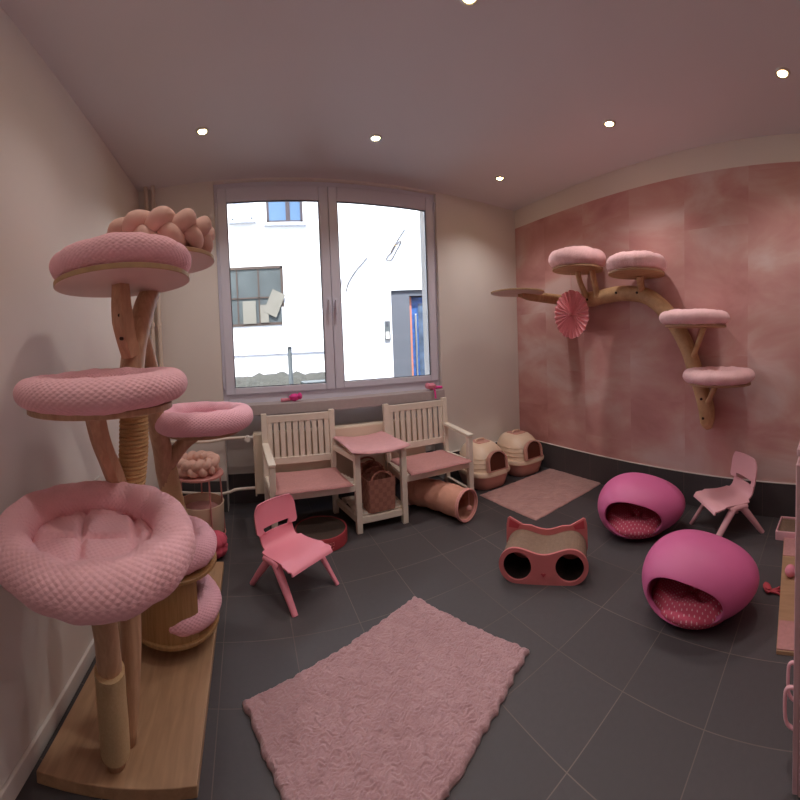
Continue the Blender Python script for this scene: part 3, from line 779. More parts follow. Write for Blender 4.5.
# baskets on the lower shelf
def basket(x, y, z, label, w=.20, d=.17, h=.21, rz=0):
    t = thing('woven_basket', label, 'basket', (x, y, z), rz, 'woven baskets')
    g = G()
    o, i = rrect(w, d, .025), rrect(w - .016, d - .016, .02)
    n = len(o); vs = []
    for pts, zz, sc in ((o, 0, .94), (o, h, 1.0), (i, h, 1.0), (i, .012, .94)):
        vs += [(p[0] * sc, p[1] * sc, zz + (.006 * math.cos(p[0] / w * 2 * PI) if zz == h else 0)) for p in pts]
    fs = [tuple(range(n))[::-1], tuple(range(3 * n, 4 * n))]
    for k in range(3):
        fs += [(k * n + a, k * n + (a + 1) % n, (k + 1) * n + (a + 1) % n, (k + 1) * n + a) for a in range(n)]
    g.add(vs, fs); g.build('body', 'basket', t, smooth=40)
    for sy in (-1, 1):
        g = G(); g.tube(catmull([(-w * .36, sy * (d / 2 - .004), h - .03), (-w * .3, sy * (d / 2 - .012), h + .02), (0, sy * (d / 2 - .03), h + .045), (w * .3, sy * (d / 2 - .012), h + .02), (w * .36, sy * (d / 2 - .004), h - .03)], 6), .008, 8, sq=.5); g.build('handle', 'basket', t)
    return t
basket(.955, 2.68, .121, 'woven rose basket at the front of the bench table shelf', w=.235, d=.17, h=.235, rz=.04)
basket(.945, 2.88, .121, 'woven rose basket behind the other one on the bench table shelf', w=.22, h=.26, rz=-.05)

# ================================================================ CHILDREN'S CHAIRS
def kid_chair(label, loc, rz, m, s=1.0, group='children\'s plastic chairs'):
    """faces -y; legs form an inverted V on each side"""
    t = thing('child_chair', label, 'chair', loc, rz, None); t.scale = (s, s, (.80 if m == 'chair1' else .83) * s)
    W, D, H = .33, .30, .275
    # seat: moulded sheet swept up into the backrest
    prof = [(-.165, .226), (-.155, .244), (-.12, .252), (-.05, .246), (.03, .240), (.09, .246), (.125, .272), (.143, .32), (.155, .38), (.166, .45), (.175, .52), (.177, .55)]
    prof = catmull([(0, a, b) for a, b in prof], 4)
    nu, nv = 33, len(prof); g = G()
    def width(k):
        z = prof[k].z; y = prof[k].y
        if z < .262 and y < .1: return .155 + .015 * max(0, (-y - .02)) / .14 - (.012 if y < -.155 else 0)
        if z < .335: return .128
        if z < .365: return .128 + (z - .335) / .03 * .03
        return .158 - .02 * max(0, (z - .47) / .08) ** 2 * 1.6
    rows = []
    def pt(i, j, off):
        u = (i / (nu - 1) - .5) * 2; p = prof[j]; a = prof[min(j + 1, nv - 1)] - prof[max(j - 1, 0)]; a.normalize(); nrm = Vector((0, a.z, -a.y)) * -1
        w = width(j); e = abs(u) ** 3
        lift = 0
        if p.z > .335: q = p + Vector((0, -1, 0)) * (.022 * u * u)
        else: q = p + Vector((0, 0, .008 * u * u if p.y > -.1 else -.004 * u * u))
        return Vector((u * w, q.y, q.z)) + nrm * off
    th = .010
    hole = lambda i, j: .345 < (prof[j].z + prof[min(j + 1, nv - 1)].z) / 2 < .375 and abs((i + .5) / (nu - 1) - .5) < .31
    b0 = 0; vs = [pt(i, j, 0) for i in range(nu) for j in range(nv)] + [pt(i, j, th) for i in range(nu) for j in range(nv)]
    F = set((i, j) for i in range(nu - 1) for j in range(nv - 1) if not hole(i, j)); n1 = nu * nv; fs = []
    id_ = lambda i, j: i * nv + j
    for i, j in F:
        q = (id_(i, j), id_(i + 1, j), id_(i + 1, j + 1), id_(i, j + 1)); fs.append(q); fs.append(tuple(n1 + k for k in q[::-1]))
        for di, dj, a, b in ((-1, 0, q[3], q[0]), (1, 0, q[1], q[2]), (0, -1, q[0], q[1]), (0, 1, q[2], q[3])):
            if (i + di, j + dj) not in F: fs.append((a, b, n1 + b, n1 + a))
    g.add(vs, fs); g.build('seat_shell', m, t, smooth=50)
    # under-seat rim
    for sx in (-1, 1):
        x = sx * .150
        g = G()
        hub = Vector((x, .01, .262))
        g.tube(catmull([(x * 1.0, -.055, .228), (x * 1.02, .0, .236), (x * 1.0, .07, .230)], 4), [.022] * 9, 12, sq=.8)
        g.build('side_hub', m, t, smooth=60)
        for y1, yt in ((-.19, -.03), (.185, .035)):
            g = G(); g.tube(catmull([(x, yt, .234), (x * 1.06, (yt + y1) / 2 * 1.0, .12), (x * 1.12, y1, .0)], 5), lerpl([.026, .022, .017], 5), 12, sq=.72, up=(0, .6, .8)); g.build('leg', m, t, smooth=60)
    g = G(); g.box((0, -.02, .228), (.28, .03, .018)); g.box((0, .06, .222), (.27, .03, .018)); g.build('cross_rail', m, t, bevel=.004)
    for sx in (-1, 1):
        g = G(); g.box((sx * .145, -.045, .247), (.022, .05, .016)); g.build('side_lug', m, t, bevel=.006)
    return t
kid_chair('pink plastic child chair on the tiles in front of the left bench seat', (.215, 2.125, 0), .62, 'chair1')
kid_chair('pale pink plastic child chair at the right wall behind the egg beds', (2.52, .715, 0), -2.36, 'chair2', 1.06)

# ================================================================ EGG BEDS
def egg_bed(label, clabel, loc, rz, s=1.0, seed=1):
    """egg lying down, long axis x, open towards -y"""
    t = thing('egg_cat_bed', label, 'cat bed', loc, rz, None); t.scale = (s, s, s)
    A, B, Hh = .280, .225, .178
    def surf(d, sc=1.0):
        # implicit-ish egg: radius along x depends on side; flattened base
        x, y, z = d
        a = A * 1.08 if x > 0 else A * .92
        k = 1.0 - .10 * x      # slimmer towards +x
        r = 1 / math.sqrt((x / a) ** 2 + (y / (B * k)) ** 2 + (z / (Hh * k)) ** 2)
        p = Vector((x, y, z)) * r * sc
        zf = -Hh * .93
        if p.z < zf * sc: p.z = zf * sc + (p.z - zf * sc) * .1
        p.z += Hh * .93
        return p
    ax = Vector((-.14, -.95, -.10)).normalized()
    u_ = Vector((1, -.1, -.20)); u_ = (u_ - ax * u_.dot(ax)).normalized(); v_ = ax.cross(u_)
    if v_.z < 0: v_ = -v_
    nu, nv = 96, 44
    def dirn(i, al):
        a = 2 * PI * i / nu
        return ax * math.cos(al) + (u_ * math.cos(a) + v_ * math.sin(a)) * math.sin(al)
    def al0(i):
        a = 2 * PI * i / nu; ca, sa = math.cos(a), math.sin(a)
        eu, ev = .80, (.50 if sa > 0 else .54)
        return 1 / ((abs(ca / eu) ** 2.2 + abs(sa / ev) ** 2.2) ** (1 / 2.2))
    outer = lambda i, j: surf(dirn(i, al0(i) + (PI - al0(i) - .0) * (j / (nv - 1)) ** 1.0))
    rimc = [surf(dirn(i, al0(i) - .03), .985) for i in range(nu)]
    g = G(); vs = []; rows = []
    for j in range(nv - 1, 0, -1): rows.append([surf(dirn(i, al0(i) + .03 + (PI - .02 - al0(i) - .03) * j / (nv - 1)), 1.0) for i in range(nu)])
    rows.append([surf(dirn(i, al0(i) + .03), 1.0) for i in range(nu)])
    rows.append([surf(dirn(i, al0(i) + .005), .995) for i in range(nu)])
    rows.append([surf(dirn(i, al0(i)), .97) for i in range(nu)])
    rows.append([surf(dirn(i, al0(i) + .02), .945) for i in range(nu)])
    for j in range(0, nv): rows.append([surf(dirn(i, al0(i) + .05 + (PI - .02 - al0(i) - .05) * j / (nv - 1)), .94) + Vector((0, 0, .012)) for i in range(nu)])
    m_ = len(rows)
    g.add([p for r in rows for p in r], [(k * nu + i, k * nu + (i + 1) % nu, (k + 1) * nu + (i + 1) % nu, (k + 1) * nu + i) for k in range(m_ - 1) for i in range(nu)] + [tuple(range(nu)), tuple((m_ - 1) * nu + i for i in range(nu))[::-1]])
    g.build('shell', 'egg', t, smooth=60)
    # cushion inside
    c = G(); vs = []; rings, seg = 22, 64
    def h(x, y):
        q = min(abs(x), abs(y * 1.1)) if abs(x) < .2 else .2
        but = math.exp(-(x * x + y * y) / .0009)
        crease = math.exp(-(min(abs(x + .5 * y), abs(x - .6 * y)) / .02) ** 2) * (1 - math.exp(-(x * x + y * y) / .004) * .3)
        r2 = (x / .2) ** 2 + (y / .17) ** 2
        return .128 - .040 * but - .016 * crease * max(0, 1 - r2) + .012 * r2 - .10 * max(0, r2 - .62) ** 1.1 * 1.6
    for i in range(rings + 1):
        for j in range(seg):
            a = 2 * PI * j / seg; r = i / rings; x, y = .205 * r * math.cos(a), .175 * r * math.sin(a); vs.append((x, y, h(x, y)))
    for j in range(seg):
        a = 2 * PI * j / seg; vs.append((.18 * math.cos(a), .15 * math.sin(a), .035))
    fs = [(i * seg + j, i * seg + (j + 1) % seg, (i + 1) * seg + (j + 1) % seg, (i + 1) * seg + j) for i in range(rings + 1) for j in range(seg)]
    fs += [tuple((rings + 1) * seg + j for j in range(seg))]
    c.add(vs, fs, [[(vs[k][0], vs[k][1]) for k in f] for f in fs])
    o = tag(c.build('egg_bed_cushion', 'dots', smooth=180), clabel, 'cushion'); o.location = Vector(loc) + RZ(rz) @ Vector((-.01 * s, -.01, -.002)); o.rotation_euler = (0, 0, rz); o.scale = (s, s, s)
    return t
egg_bed('hot pink egg-shaped cat bed standing nearer the right wall and the pink mat', 'crimson dotted cushion inside the farther egg bed, behind the nearer egg', (2.25, 1.285, 0), -1.05, 1.12)
egg_bed('hot pink egg-shaped cat bed nearest the camera, in front of the pale chair', 'crimson white-dotted cushion inside the nearer egg bed', (1.685, .635, 0), -1.33, 1.05)

# ================================================================ LITTER BOXES
def litter(label, loc, rz):
    t = thing('litter_box', label, 'litter box', loc, rz); t.scale = (1.13, 1.07, 1.06)
    def se(w, d, z, n=56, e=3.0, cy=0):
        out = []
        for i in range(n):
            a = 2 * PI * i / n; ca, sa = math.cos(a), math.sin(a)
            r = (abs(ca) ** e + abs(sa) ** e) ** (-1 / e); out.append(Vector((w / 2 * r * ca, cy + d / 2 * r * sa, z)))
        return out
    def loft(rows, caps=True):
        g = G(); n = len(rows[0]); m = len(rows)
        fs = [(k * n + i, k * n + (i + 1) % n, (k + 1) * n + (i + 1) % n, (k + 1) * n + i) for k in range(m - 1) for i in range(n)]
        if caps: fs += [tuple(range(n))[::-1], tuple((m - 1) * n + i for i in range(n))]
        return g.add([p for r in rows for p in r], fs)
    loft([se(.28, .36, 0), se(.31, .39, .01), se(.36, .44, .09), se(.37, .45, .12)]).build('tray', 'litter_base', t, smooth=50)
    loft([se(.37, .45, .118), se(.40, .48, .122), se(.405, .485, .14), se(.39, .47, .155), se(.36, .44, .158)]).build('rim', 'litter_hood', t, smooth=50)
    H = .36
    prof = [(.355, .435, .155, 0), (.35, .425, .20, .004), (.335, .405, .25, .012), (.31, .37, .29, .02), (.27, .31, .325, .028), (.22, .24, .35, .032), (.17, .17, .360, .034)]
    rows = [se(w, d, z, e=2.7, cy=cy) for w, d, z, cy in prof]
    hood = loft(rows).build('hood', 'litter_hood', t, smooth=50)
    # ribs moulded across the hood
    for k in range(3):
        z = .19 + k * .035; w, d, cy = (.356, .432, .003) if k == 0 else ((.346, .418, .007) if k == 1 else (.333, .400, .013))
        g = G(); g.tube([Vector((p.x, p.y, z)) for p in se(w, d, z, 56, 2.7, cy)], .0028, 6, closed=True); g.build('rib', 'litter_hood', hood)
    # arched doorway: surround and dark opening standing at the front
    def arch(w, h, n=14):
        pts = [(-w / 2, 0)]; 
        pts += [(-w / 2 * math.cos(PI * i / n), h - w / 2 * .9 + w / 2 * .9 * math.sin(PI * i / n)) for i in range(n + 1)]
        return pts + [(w / 2, 0)]
    Rr = RX(PI / 2 - .13)
    o_, i_ = arch(.20, .165), arch(.165, .145); n = len(o_)
    g = G(); vs = []
    for pts, zz in ((o_, 0), (o_, .035), (i_, .038), (i_, 0)): vs += [Rr @ Vector((p[0], p[1] + (.012 if pts is i_ else 0), zz)) + Vector((0, -.212, .160)) for p in pts]
    fs = []
    for k in range(3): fs += [(k * n + a, k * n + a + 1, (k + 1) * n + a + 1, (k + 1) * n + a) for a in range(n - 1)]
    fs += [(0, n, 2 * n, 3 * n), (n - 1, 2 * n - 1, 3 * n - 1, 4 * n - 1)]
    fs += [(0, 3 * n, 4 * n - 1, n - 1), (n, 2 * n - 1, 3 * n - 1, 2 * n)]
    g.add(vs, fs); d_ = g.build('doorway', 'litter_base', t, smooth=40)
    g = G(); g.prism(arch(.166, .147), .014, .020, Rr, Vector((0, -.212, .168)) ); g.build('door_flap', M['flap'], d_, smooth=0)
    g = G(); g.prism(rrect(.13, .15, .02), .355, .366, None, (0, .03, 0)); g.build('roof_vent', 'litter_base', t, bevel=.003)
    g = G(); g.tube(catmull([(-.045, .03, .366), (-.03, .03, .382), (.03, .03, .382), (.045, .03, .366)], 4), .008, 8); g.build('carry_handle', 'litter_hood', t)
M['flap'] = mat('brown_tinted_flap', (92, 50, 38), .25)
litter('cream and pink hooded litter box nearer the white bench', (2.12, 2.92, 0), -.02)
litter('cream and pink hooded litter box in the corner by the pink wall', (2.61, 2.935, 0), -.04)

# ================================================================ RUGS
def rug(name, label, cx, cy, w, d, rz, m, h, nu, nv, amp, fr, edge, seed):
    g = G(); R_ = RZ(rz)
    def P(i, j, base=False):
        u = i / (nu - 1) * 2 - 1; v = j / (nv - 1) * 2 - 1
        x, y = u * w / 2, v * d / 2
        q = Vector((x * fr + seed, y * fr, seed))
        wv = noise.noise_vector(q * .6)
        ex = noise.noise(Vector((x * 28, y * 28, seed))) * edge
        e = max(abs(u), abs(v))
        k = max(0, (e - .9) / .1)
        x2 = x + (ex + wv.x * edge * .6) * k; y2 = y + (noise.noise(Vector((y * 28, x * 28, seed + 3))) * edge + wv.y * edge * .6) * k
        if base: return Vector((x2, y2, 0))
        sw = Vector((q.x + wv.x * 1.5, (q.y + wv.y * 1.5) * 2.2, q.z))
        hh = h + amp * (noise.noise(sw) + .6 * noise.noise(sw * 2.3) + .35 * noise.noise(sw * 5.1))
        em = min((1 - abs(u)) * w / 2, (1 - abs(v)) * d / 2)
        hh *= min(1, .25 + math.sqrt(max(0, em) / .018))
        return Vector((x2, y2, max(.002, hh)))
    g.grid(nu, nv, lambda i, j: P(i, j))
    b = len(g.v); per = [(i, 0) for i in range(nu)] + [(nu - 1, j) for j in range(1, nv)] + [(i, nv - 1) for i in range(nu - 2, -1, -1)] + [(0, j) for j in range(nv - 2, 0, -1)]
    for i, j in per: g.v.append(P(i, j, True))
    n = len(per)
    for k in range(n):
        a, c = per[k], per[(k + 1) % n]; g.f.append([a[0] * nv + a[1], c[0] * nv + c[1], b + (k + 1) % n, b + k]); g.uv.append(None)
    g.f.append([b + k for k in range(n)][::-1]); g.uv.append(None)
    o = tag(g.build(name, m, smooth=180), label, 'rug'); o.location = (cx, cy, .0005); o.rotation_euler = (0, 0, rz); return o
rug('shaggy_rug', 'shaggy dusty pink rug lying askew in the foreground on grey tiles', .494, 1.288, .965, .67, math.radians(21.9), 'shag', .022, 420, 300, .0042, 50, .012, 2)
rug('short_pile_rug', 'flat rose pink mat lying before the two litter boxes', 2.395, 2.355, .95, .69, .035, 'shortrug', .010, 120, 90, .0025, 14, .005, 5)

# ================================================================ CAT FACE SCRATCHER
def scratcher():
    ang = math.atan2(-.38, .3)       # direction of the front edge on the floor
    t = thing('cat_face_scratcher', 'coral red cat-face scratching lounge with two round tunnels and pointed ears', 'cat scratcher', (1.525, 1.50, 0), ang); t.scale = (1.08,) * 3
    W, D, H = .47, .22, .180
    def outline(n=64, w=W, h=H, dip=.030):
        P = []
        R_ = h / 2
        for i in range(n // 4 + 1):
            a = -PI / 2 - PI * i / (n // 4); P.append((-w / 2 + R_ + R_ * math.cos(a), R_ + R_ * math.sin(a)))
        for i in range(1, n // 4):
            u = i / (n // 4); x = -w / 2 + R_ + u * (w - 2 * R_); P.append((x, h - dip * math.sin(u * PI) ** 2))
        for i in range(n // 4 + 1):
            a = PI / 2 - PI * i / (n // 4); P.append((w / 2 - R_ + R_ * math.cos(a), R_ + R_ * math.sin(a)))
        return P
    Rr = RX(PI / 2)
    def ringed(o, holes_c, r, z0, z1, name, m, par, m_in=None):
        # plate with two round holes: build by bmesh boolean-free triangulation
        me = bpy.data.meshes.new(name); bm = bmesh.new()
        loops = [o] + [[(cx + r * math.cos(-2 * PI * k / 40), cz + r * .96 * math.sin(-2 * PI * k / 40)) for k in range(40)] for cx, cz in holes_c]
        ed = []
        for lp in loops:
            vs = [bm.verts.new(Rr @ Vector((x, y, z0))) for x, y in lp]
            ed += [bm.edges.new((vs[k], vs[(k + 1) % len(vs)])) for k in range(len(vs))]
        bmesh.ops.triangle_fill(bm, edges=ed, use_beauty=True)
        r_ = bmesh.ops.extrude_face_region(bm, geom=bm.faces[:])
        vv = [e for e in r_['geom'] if isinstance(e, bmesh.types.BMVert)]
        bmesh.ops.translate(bm, verts=vv, vec=Rr @ Vector((0, 0, z1 - z0)))
        bmesh.ops.recalc_face_normals(bm, faces=bm.faces); bm.to_mesh(me); bm.free()
        me.materials.append(M[m])
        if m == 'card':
            me.materials.append(M['dark'])  # shade inside the holes painted as near-black colour on the cardboard walls
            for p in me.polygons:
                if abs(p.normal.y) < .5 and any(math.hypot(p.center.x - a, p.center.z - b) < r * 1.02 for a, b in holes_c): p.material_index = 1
        ob = bpy.data.objects.new(name, me); COL.objects.link(ob); ob.parent = par; return ob
    holes = [(-W / 2 + .098, .088), (W / 2 - .098, .088)]
    front = ringed(outline(), holes, .074, D / 2 - .012, D / 2, 'front_panel', 'coral', t)
    # back panel with ears
    P = outline(); Q = []
    for x, y in P:
        Q.append((x, y))
    ear = []
    top = [(x, y) for x, y in P]
    n4 = 16
    left = [p for p in P[:n4 + 1]]; mid = P[n4 + 1:2 * n4]; right = P[2 * n4:]
    left_lower = [p for p in left if p[1] < .10]; right_lower = [p for p in right if p[1] < .10]
    outl = left_lower + [(-W / 2 + .003, .20), (-W / 2 + .010, .232), (-W / 2 + .022, .240), (-W / 2 + .10, .200)] + [(x, y + .028) for x, y in mid[2:-2]] + [(W / 2 - .10, .200), (W / 2 - .022, .240), (W / 2 - .010, .232), (W / 2 - .003, .20)] + right_lower
    ringed(outl, [], .074, -D / 2, -D / 2 + .012, 'back_panel', 'coral', t)
    for sx in (-1, 1):
        g = G(); g.prism([(sx * (W / 2 - .016), .185), (sx * (W / 2 - .022), .230), (sx * (W / 2 - .082), .200), (sx * (W / 2 - .07), .180)], -D / 2 + .0125, -D / 2 + .015, Rr); g.build('inner_ear', 'coral_dark', t, smooth=0)
    # cardboard body
    body = ringed([(x * .965, .004 + y * .95) for x, y in outline()], holes, .076, -D / 2 + .0125, D / 2 - .0125, 'cardboard_body', 'card', t)
    # nose on the front
    g = G(); g.prism([(-.014, .056), (0, .040), (.014, .056), (.007, .060), (0, .056), (-.007, .060)], D / 2 + .0002, D / 2 + .002, Rr); g.build('nose', 'coral_dark', front, smooth=0)
    return t
scratcher()

# ================================================================ ROUND SCRATCHER
rs = thing('round_scratcher', 'round red cardboard scratching bowl with a brown top beneath the left bench seat', 'cat scratcher', (.475, 2.60, 0))
g = G(); g.lathe([(.0001, 0), (.183, 0), (.19, .004), (.19, .078), (.187, .085), (.178, .085), (.176, .07), (.0001, .05)], 64); g.build('rim', mat('brick_red_board', (158, 54, 62), .7, .03, 10), rs, smooth=40)
g = G(); g.lathe([(.183, .070), (.182, .084), (.12, .080), (.06, .077), (.0001, .076)], 48); g.build('scratch_surface', 'card_dark', rs, smooth=60)
def arcbar(g, a0, a1, z0, z1, n=6, R_=.1908):
    vs = []
    for i in range(n + 1):
        a = a0 + (a1 - a0) * i / n
        for r in (R_, R_ + .0012):
            for z in (z0, z1): vs.append((r * math.cos(a), r * math.sin(a), z))
    fs = []
    for i in range(n):
        b = i * 4; fs += [(b + 2, b + 6, b + 7, b + 3), (b, b + 1, b + 5, b + 4), (b + 1, b + 3, b + 7, b + 5), (b, b + 4, b + 6, b + 2)]
    fs += [(0, 2, 3, 1), (n * 4, n * 4 + 1, n * 4 + 3, n * 4 + 2)]
    g.add(vs, fs)
g = G(); ac = -1.42
for k in (-1, 0, 1):                # three outlined shapes over a smile, as printed on the side
    c = ac + k * .11
    arcbar(g, c - .035, c + .035, .058, .062); arcbar(g, c - .035, c + .035, .040, .043); arcbar(g, c - .035, c - .025, .040, .062, 2); arcbar(g, c + .025, c + .035, .040, .062, 2)
arcbar(g, ac - .10, ac + .10, .020, .023); arcbar(g, ac - .12, ac - .10, .022, .030, 2); arcbar(g, ac + .10, ac + .12, .022, .030, 2)
g.build('printed_emblem', mat('pale_print', (226, 130, 130), .7), rs, smooth=0)

# ================================================================ CAT TUNNEL
tn = thing('cat_tunnel', 'salmon pink cloth cat tunnel lying under the right bench seat', 'cat tunnel', (1.4, 2.62, 0), 0, None, True)
a_, b_ = Vector((1.32, 2.88, .120)), Vector((1.545, 2.34, .120))
g = G(); NP = 60
pts = catmull([a_, (1.41, 2.75, .120), (1.49, 2.56, .120), b_], 20)
for (R0, nm, mm) in ((.112, 'tube', 'tunnel'),):
    vs = []; nr = 40
    upv = Vector((0, 0, 1))
    dirs = [(pts[min(i + 1, NP)] - pts[max(i - 1, 0)]).normalized() for i in range(NP + 1)]
    sides = [d.cross(upv).normalized() for d in dirs]
    for sh in (0, 1):
        for i in range(NP + 1):
            w = 1 + .045 * math.cos(i / NP * 2 * PI * 4) * .6 + .02 * noise.noise(Vector((i * .4, 3, sh)))
            for j in range(nr):
                a = 2 * PI * j / nr; r = (R0 * w + .004 * noise.noise(Vector((i * .5, math.cos(a) * 3, math.sin(a) * 3)))) - sh * .004
                vs.append(pts[i] + sides[i] * r * math.cos(a) + upv * r * math.sin(a))
    n1 = (NP + 1) * nr; fs = []
    for sh in (0, 1):
        for i in range(NP):
            for j in range(nr): fs.append(tuple(sh * n1 + q for q in (i * nr + j, i * nr + (j + 1) % nr, (i + 1) * nr + (j + 1) % nr, (i + 1) * nr + j)))
    for j in range(nr):
        fs.append((j, (j + 1) % nr, n1 + (j + 1) % nr, n1 + j)); q = NP * nr; fs.append((q + j, q + (j + 1) % nr, n1 + q + (j + 1) % nr, n1 + q + j))
    g.add(vs, fs)
g.build('tube', 'tunnel', tn, smooth=180)
for p, dx, side in ((a_, dirs[0], sides[0]), (b_, dirs[-1], sides[-1])):
    g = G(); g.tube([p + side * .114 * math.cos(a) + upv * .114 * math.sin(a) for a in [2 * PI * k / 48 for k in range(48)]], .006, 8, closed=True)
    g.tube([p - dx * (.018 if p is b_ else -.018) + side * .111 * math.cos(a) + upv * .111 * math.sin(a) for a in [2 * PI * k / 48 for k in range(48)]], .009, 8, closed=True); g.build('rim', 'tunnel_rim', tn, smooth=180)
g = G(); c0 = b_ - dx * .03; g.tube([c0 + Vector((.04, 0, .085)), c0 + Vector((.042, 0, -.02))], .0025, 6); o = g.build('cord', 'tunnel_rim', tn)
g = G(); g.lathe([(.022 * math.sin(PI * k / 10) + .0001, -.022 * math.cos(PI * k / 10)) for k in range(11)], 18, c0 + Vector((.042, 0, -.04))); g.build('pompom', 'tunnel_rim', tn, smooth=180)

# ================================================================ TOYS ON THE SILL
def sill_toy(label, x, y, flip=1):
    t = thing('cat_toy', label, 'cat toy', (x, y, .886), 0); t.scale = (1.05, 1.5, 1.4)
    g = G(); g.tube(catmull([(-.09 * flip, 0, .012), (-.04 * flip, .005, .013), (.0, 0, .015)], 5), .010, 8, rough=.2); g.build('tail', 'toy_pale' if flip > 0 else 'toy_pink', t, smooth=180)
    g = G(); g.lathe([(.028 * math.sin(PI * k / 12) * (1 + .15 * math.sin(k * 2)) + .0001, .024 - .022 * math.cos(PI * k / 12)) for k in range(13)], 20, (.02 * flip, 0, 0), 1.6, .8); g.build('body', 'toy_pink' if flip > 0 else 'toy_pale', t, smooth=180)
    g = G(); g.lathe([(.019 * math.sin(PI * k / 10) + .0001, .024 - .02 * math.cos(PI * k / 10)) for k in range(11)], 16, (.065 * flip, -.004, .006)); g.build('head', 'toy_pink' if flip > 0 else 'toy_pale', t, smooth=180)
    return t
sill_toy('magenta and pale pink felt cat toy at the left of the window sill', .375, 3.15)
tt = sill_toy('pink felt cat toy with a hanging ribbon at the right end of the sill', 1.715, 3.13, -1)
g = G(); g.bar((-.02, -.042, .008), (-.02, -.052, -.05), .016, .003, (0, 1, 0)); g.bar((-.02, -.03, .010), (-.02, -.048, .006), .016, .003); g.build('ribbon', 'toy_pink', tt)

# ================================================================ RIGHT EDGE: TRAY, SCRATCH BOARD, CABINET
ty = thing('scratch_tray', 'pink-rimmed brown scratching tray on the floor at the right wall', 'cat scratcher', (2.555, .20, 0), -.04)
g = G()
g.box((0, .0, .006), (.21, .28, .012))
for c, d in (((0, .137, .03), (.22, .012, .06)), ((0, -.137, .03), (.22, .012, .06)), ((.107, 0, .03), (.012, .275, .06)), ((-.107, 0, .03), (.012, .275, .06))): g.box(c, d)
g.build('tray_rim', 'chair2', ty, bevel=.003)
g = G(); g.box((0, 0, .030), (.195, .255, .036)); g.build('scratch_surface', 'card', ty, smooth=0)
bd = thing('scratching_board', 'long tan scratching board lying on the floor at the right edge', 'cat scratcher', (2.0, .19, 0), .0)
g = G(); n = 24
o_ = [(-.47 + .94 * i / n, .018 + .082 * (i / n)) for i in range(n + 1)] + [(.47 - .94 * i / n, -.085) for i in range(n + 1)]
g.prism(o_, 0, .018); g.build('board', 'ply', bd, smooth=0, bevel=.002)
for x0, x1 in ((-.465, -.30), (.24, .465)):
    e_ = lambda x: .018 + .082 * (x + .47) / .94 - .003
    g = G(); g.prism([(x0, -.078), (x1, -.078), (x1, e_(x1)), (x0, e_(x0))], .0185, .0225); g.build('sisal_patch', 'pad', bd, smooth=0)
g = G(); g.lathe([(.032 * math.sin(PI * k / 14) + .0001, .032 - .032 * math.cos(PI * k / 14)) for k in range(15)], 24)
tag(g.build('plush_ball', 'toy_pale', smooth=180), 'pale pink plush ball lying on the long scratching board', 'ball').location = (2.04, .20, .0185)
rt = thing('cat_toy', 'small red ragged cat toy on the floor beside the scratching board', 'cat toy', (1.93, .315, 0), .5)
g = G(); g.lathe([(.022 * math.sin(PI * k / 10) * (1 + .25 * (k % 2)) + .0001, .018 - .017 * math.cos(PI * k / 10)) for k in range(11)], 9, (0, 0, 0), 1.5, .8); g.build('body', 'coral_dark', rt, smooth=40)
for k in range(3):
    g = G(); a = -2.3 + k * .35; g.tube(catmull([(-.02, 0, .012), (-.02 + .05 * math.cos(a), .05 * math.sin(a), .014), (-.02 + .1 * math.cos(a + .2), .07 * math.sin(a + .1), .006)], 4), .006, 6); g.build('tassel', 'coral_dark', rt)
cb = thing('cabinet', 'mauve pink two-door cabinet at the right edge of the photo', 'cabinet', (1.5, -.16, 0), 0, None, True)
g = G(); g.box((1.52, -.175, .50), (1.0, .49, .96)); g.box((1.52, -.175, .99), (1.02, .52, .02)); g.box((1.52, -.16, .01), (.96, .40, .02)); g.build('body', 'cab', cb, bevel=.003)
for x0, x1, hx in ((1.022, 1.147, 1.10), (1.151, 2.018, 1.19)):
    g = G(); g.box(((x0 + x1) / 2, .079, .49), (x1 - x0, .018, .93)); d_ = g.build('door', 'cab', cb, bevel=.003)
    g = G(); g.tube(catmull([(hx, .088, .265), (hx, .112, .262), (hx, .120, .24), (hx, .120, .18), (hx, .112, .15), (hx, .088, .135)], 4), .006, 8); g.build('handle', 'chair2', d_, smooth=180)

# the right-hand wall runs slightly askew: turn it and what hangs on it together
PIV = Vector((XR, 2.6, 0)); ANG = -.040
for o in list(bpy.data.objects):
    if o.parent is None and (o.name in ('wall_right', 'baseboard_right', 'trim_1', 'wall_cat_climber', 'paper_fan') or 'wall shelf' in o.get('label', '') and o['category'] == 'cat bed'):
        o.location = PIV + RZ(ANG) @ (o.location - PIV); o.rotation_euler.z += ANG
        if 'label' in o: o.location.y -= .05

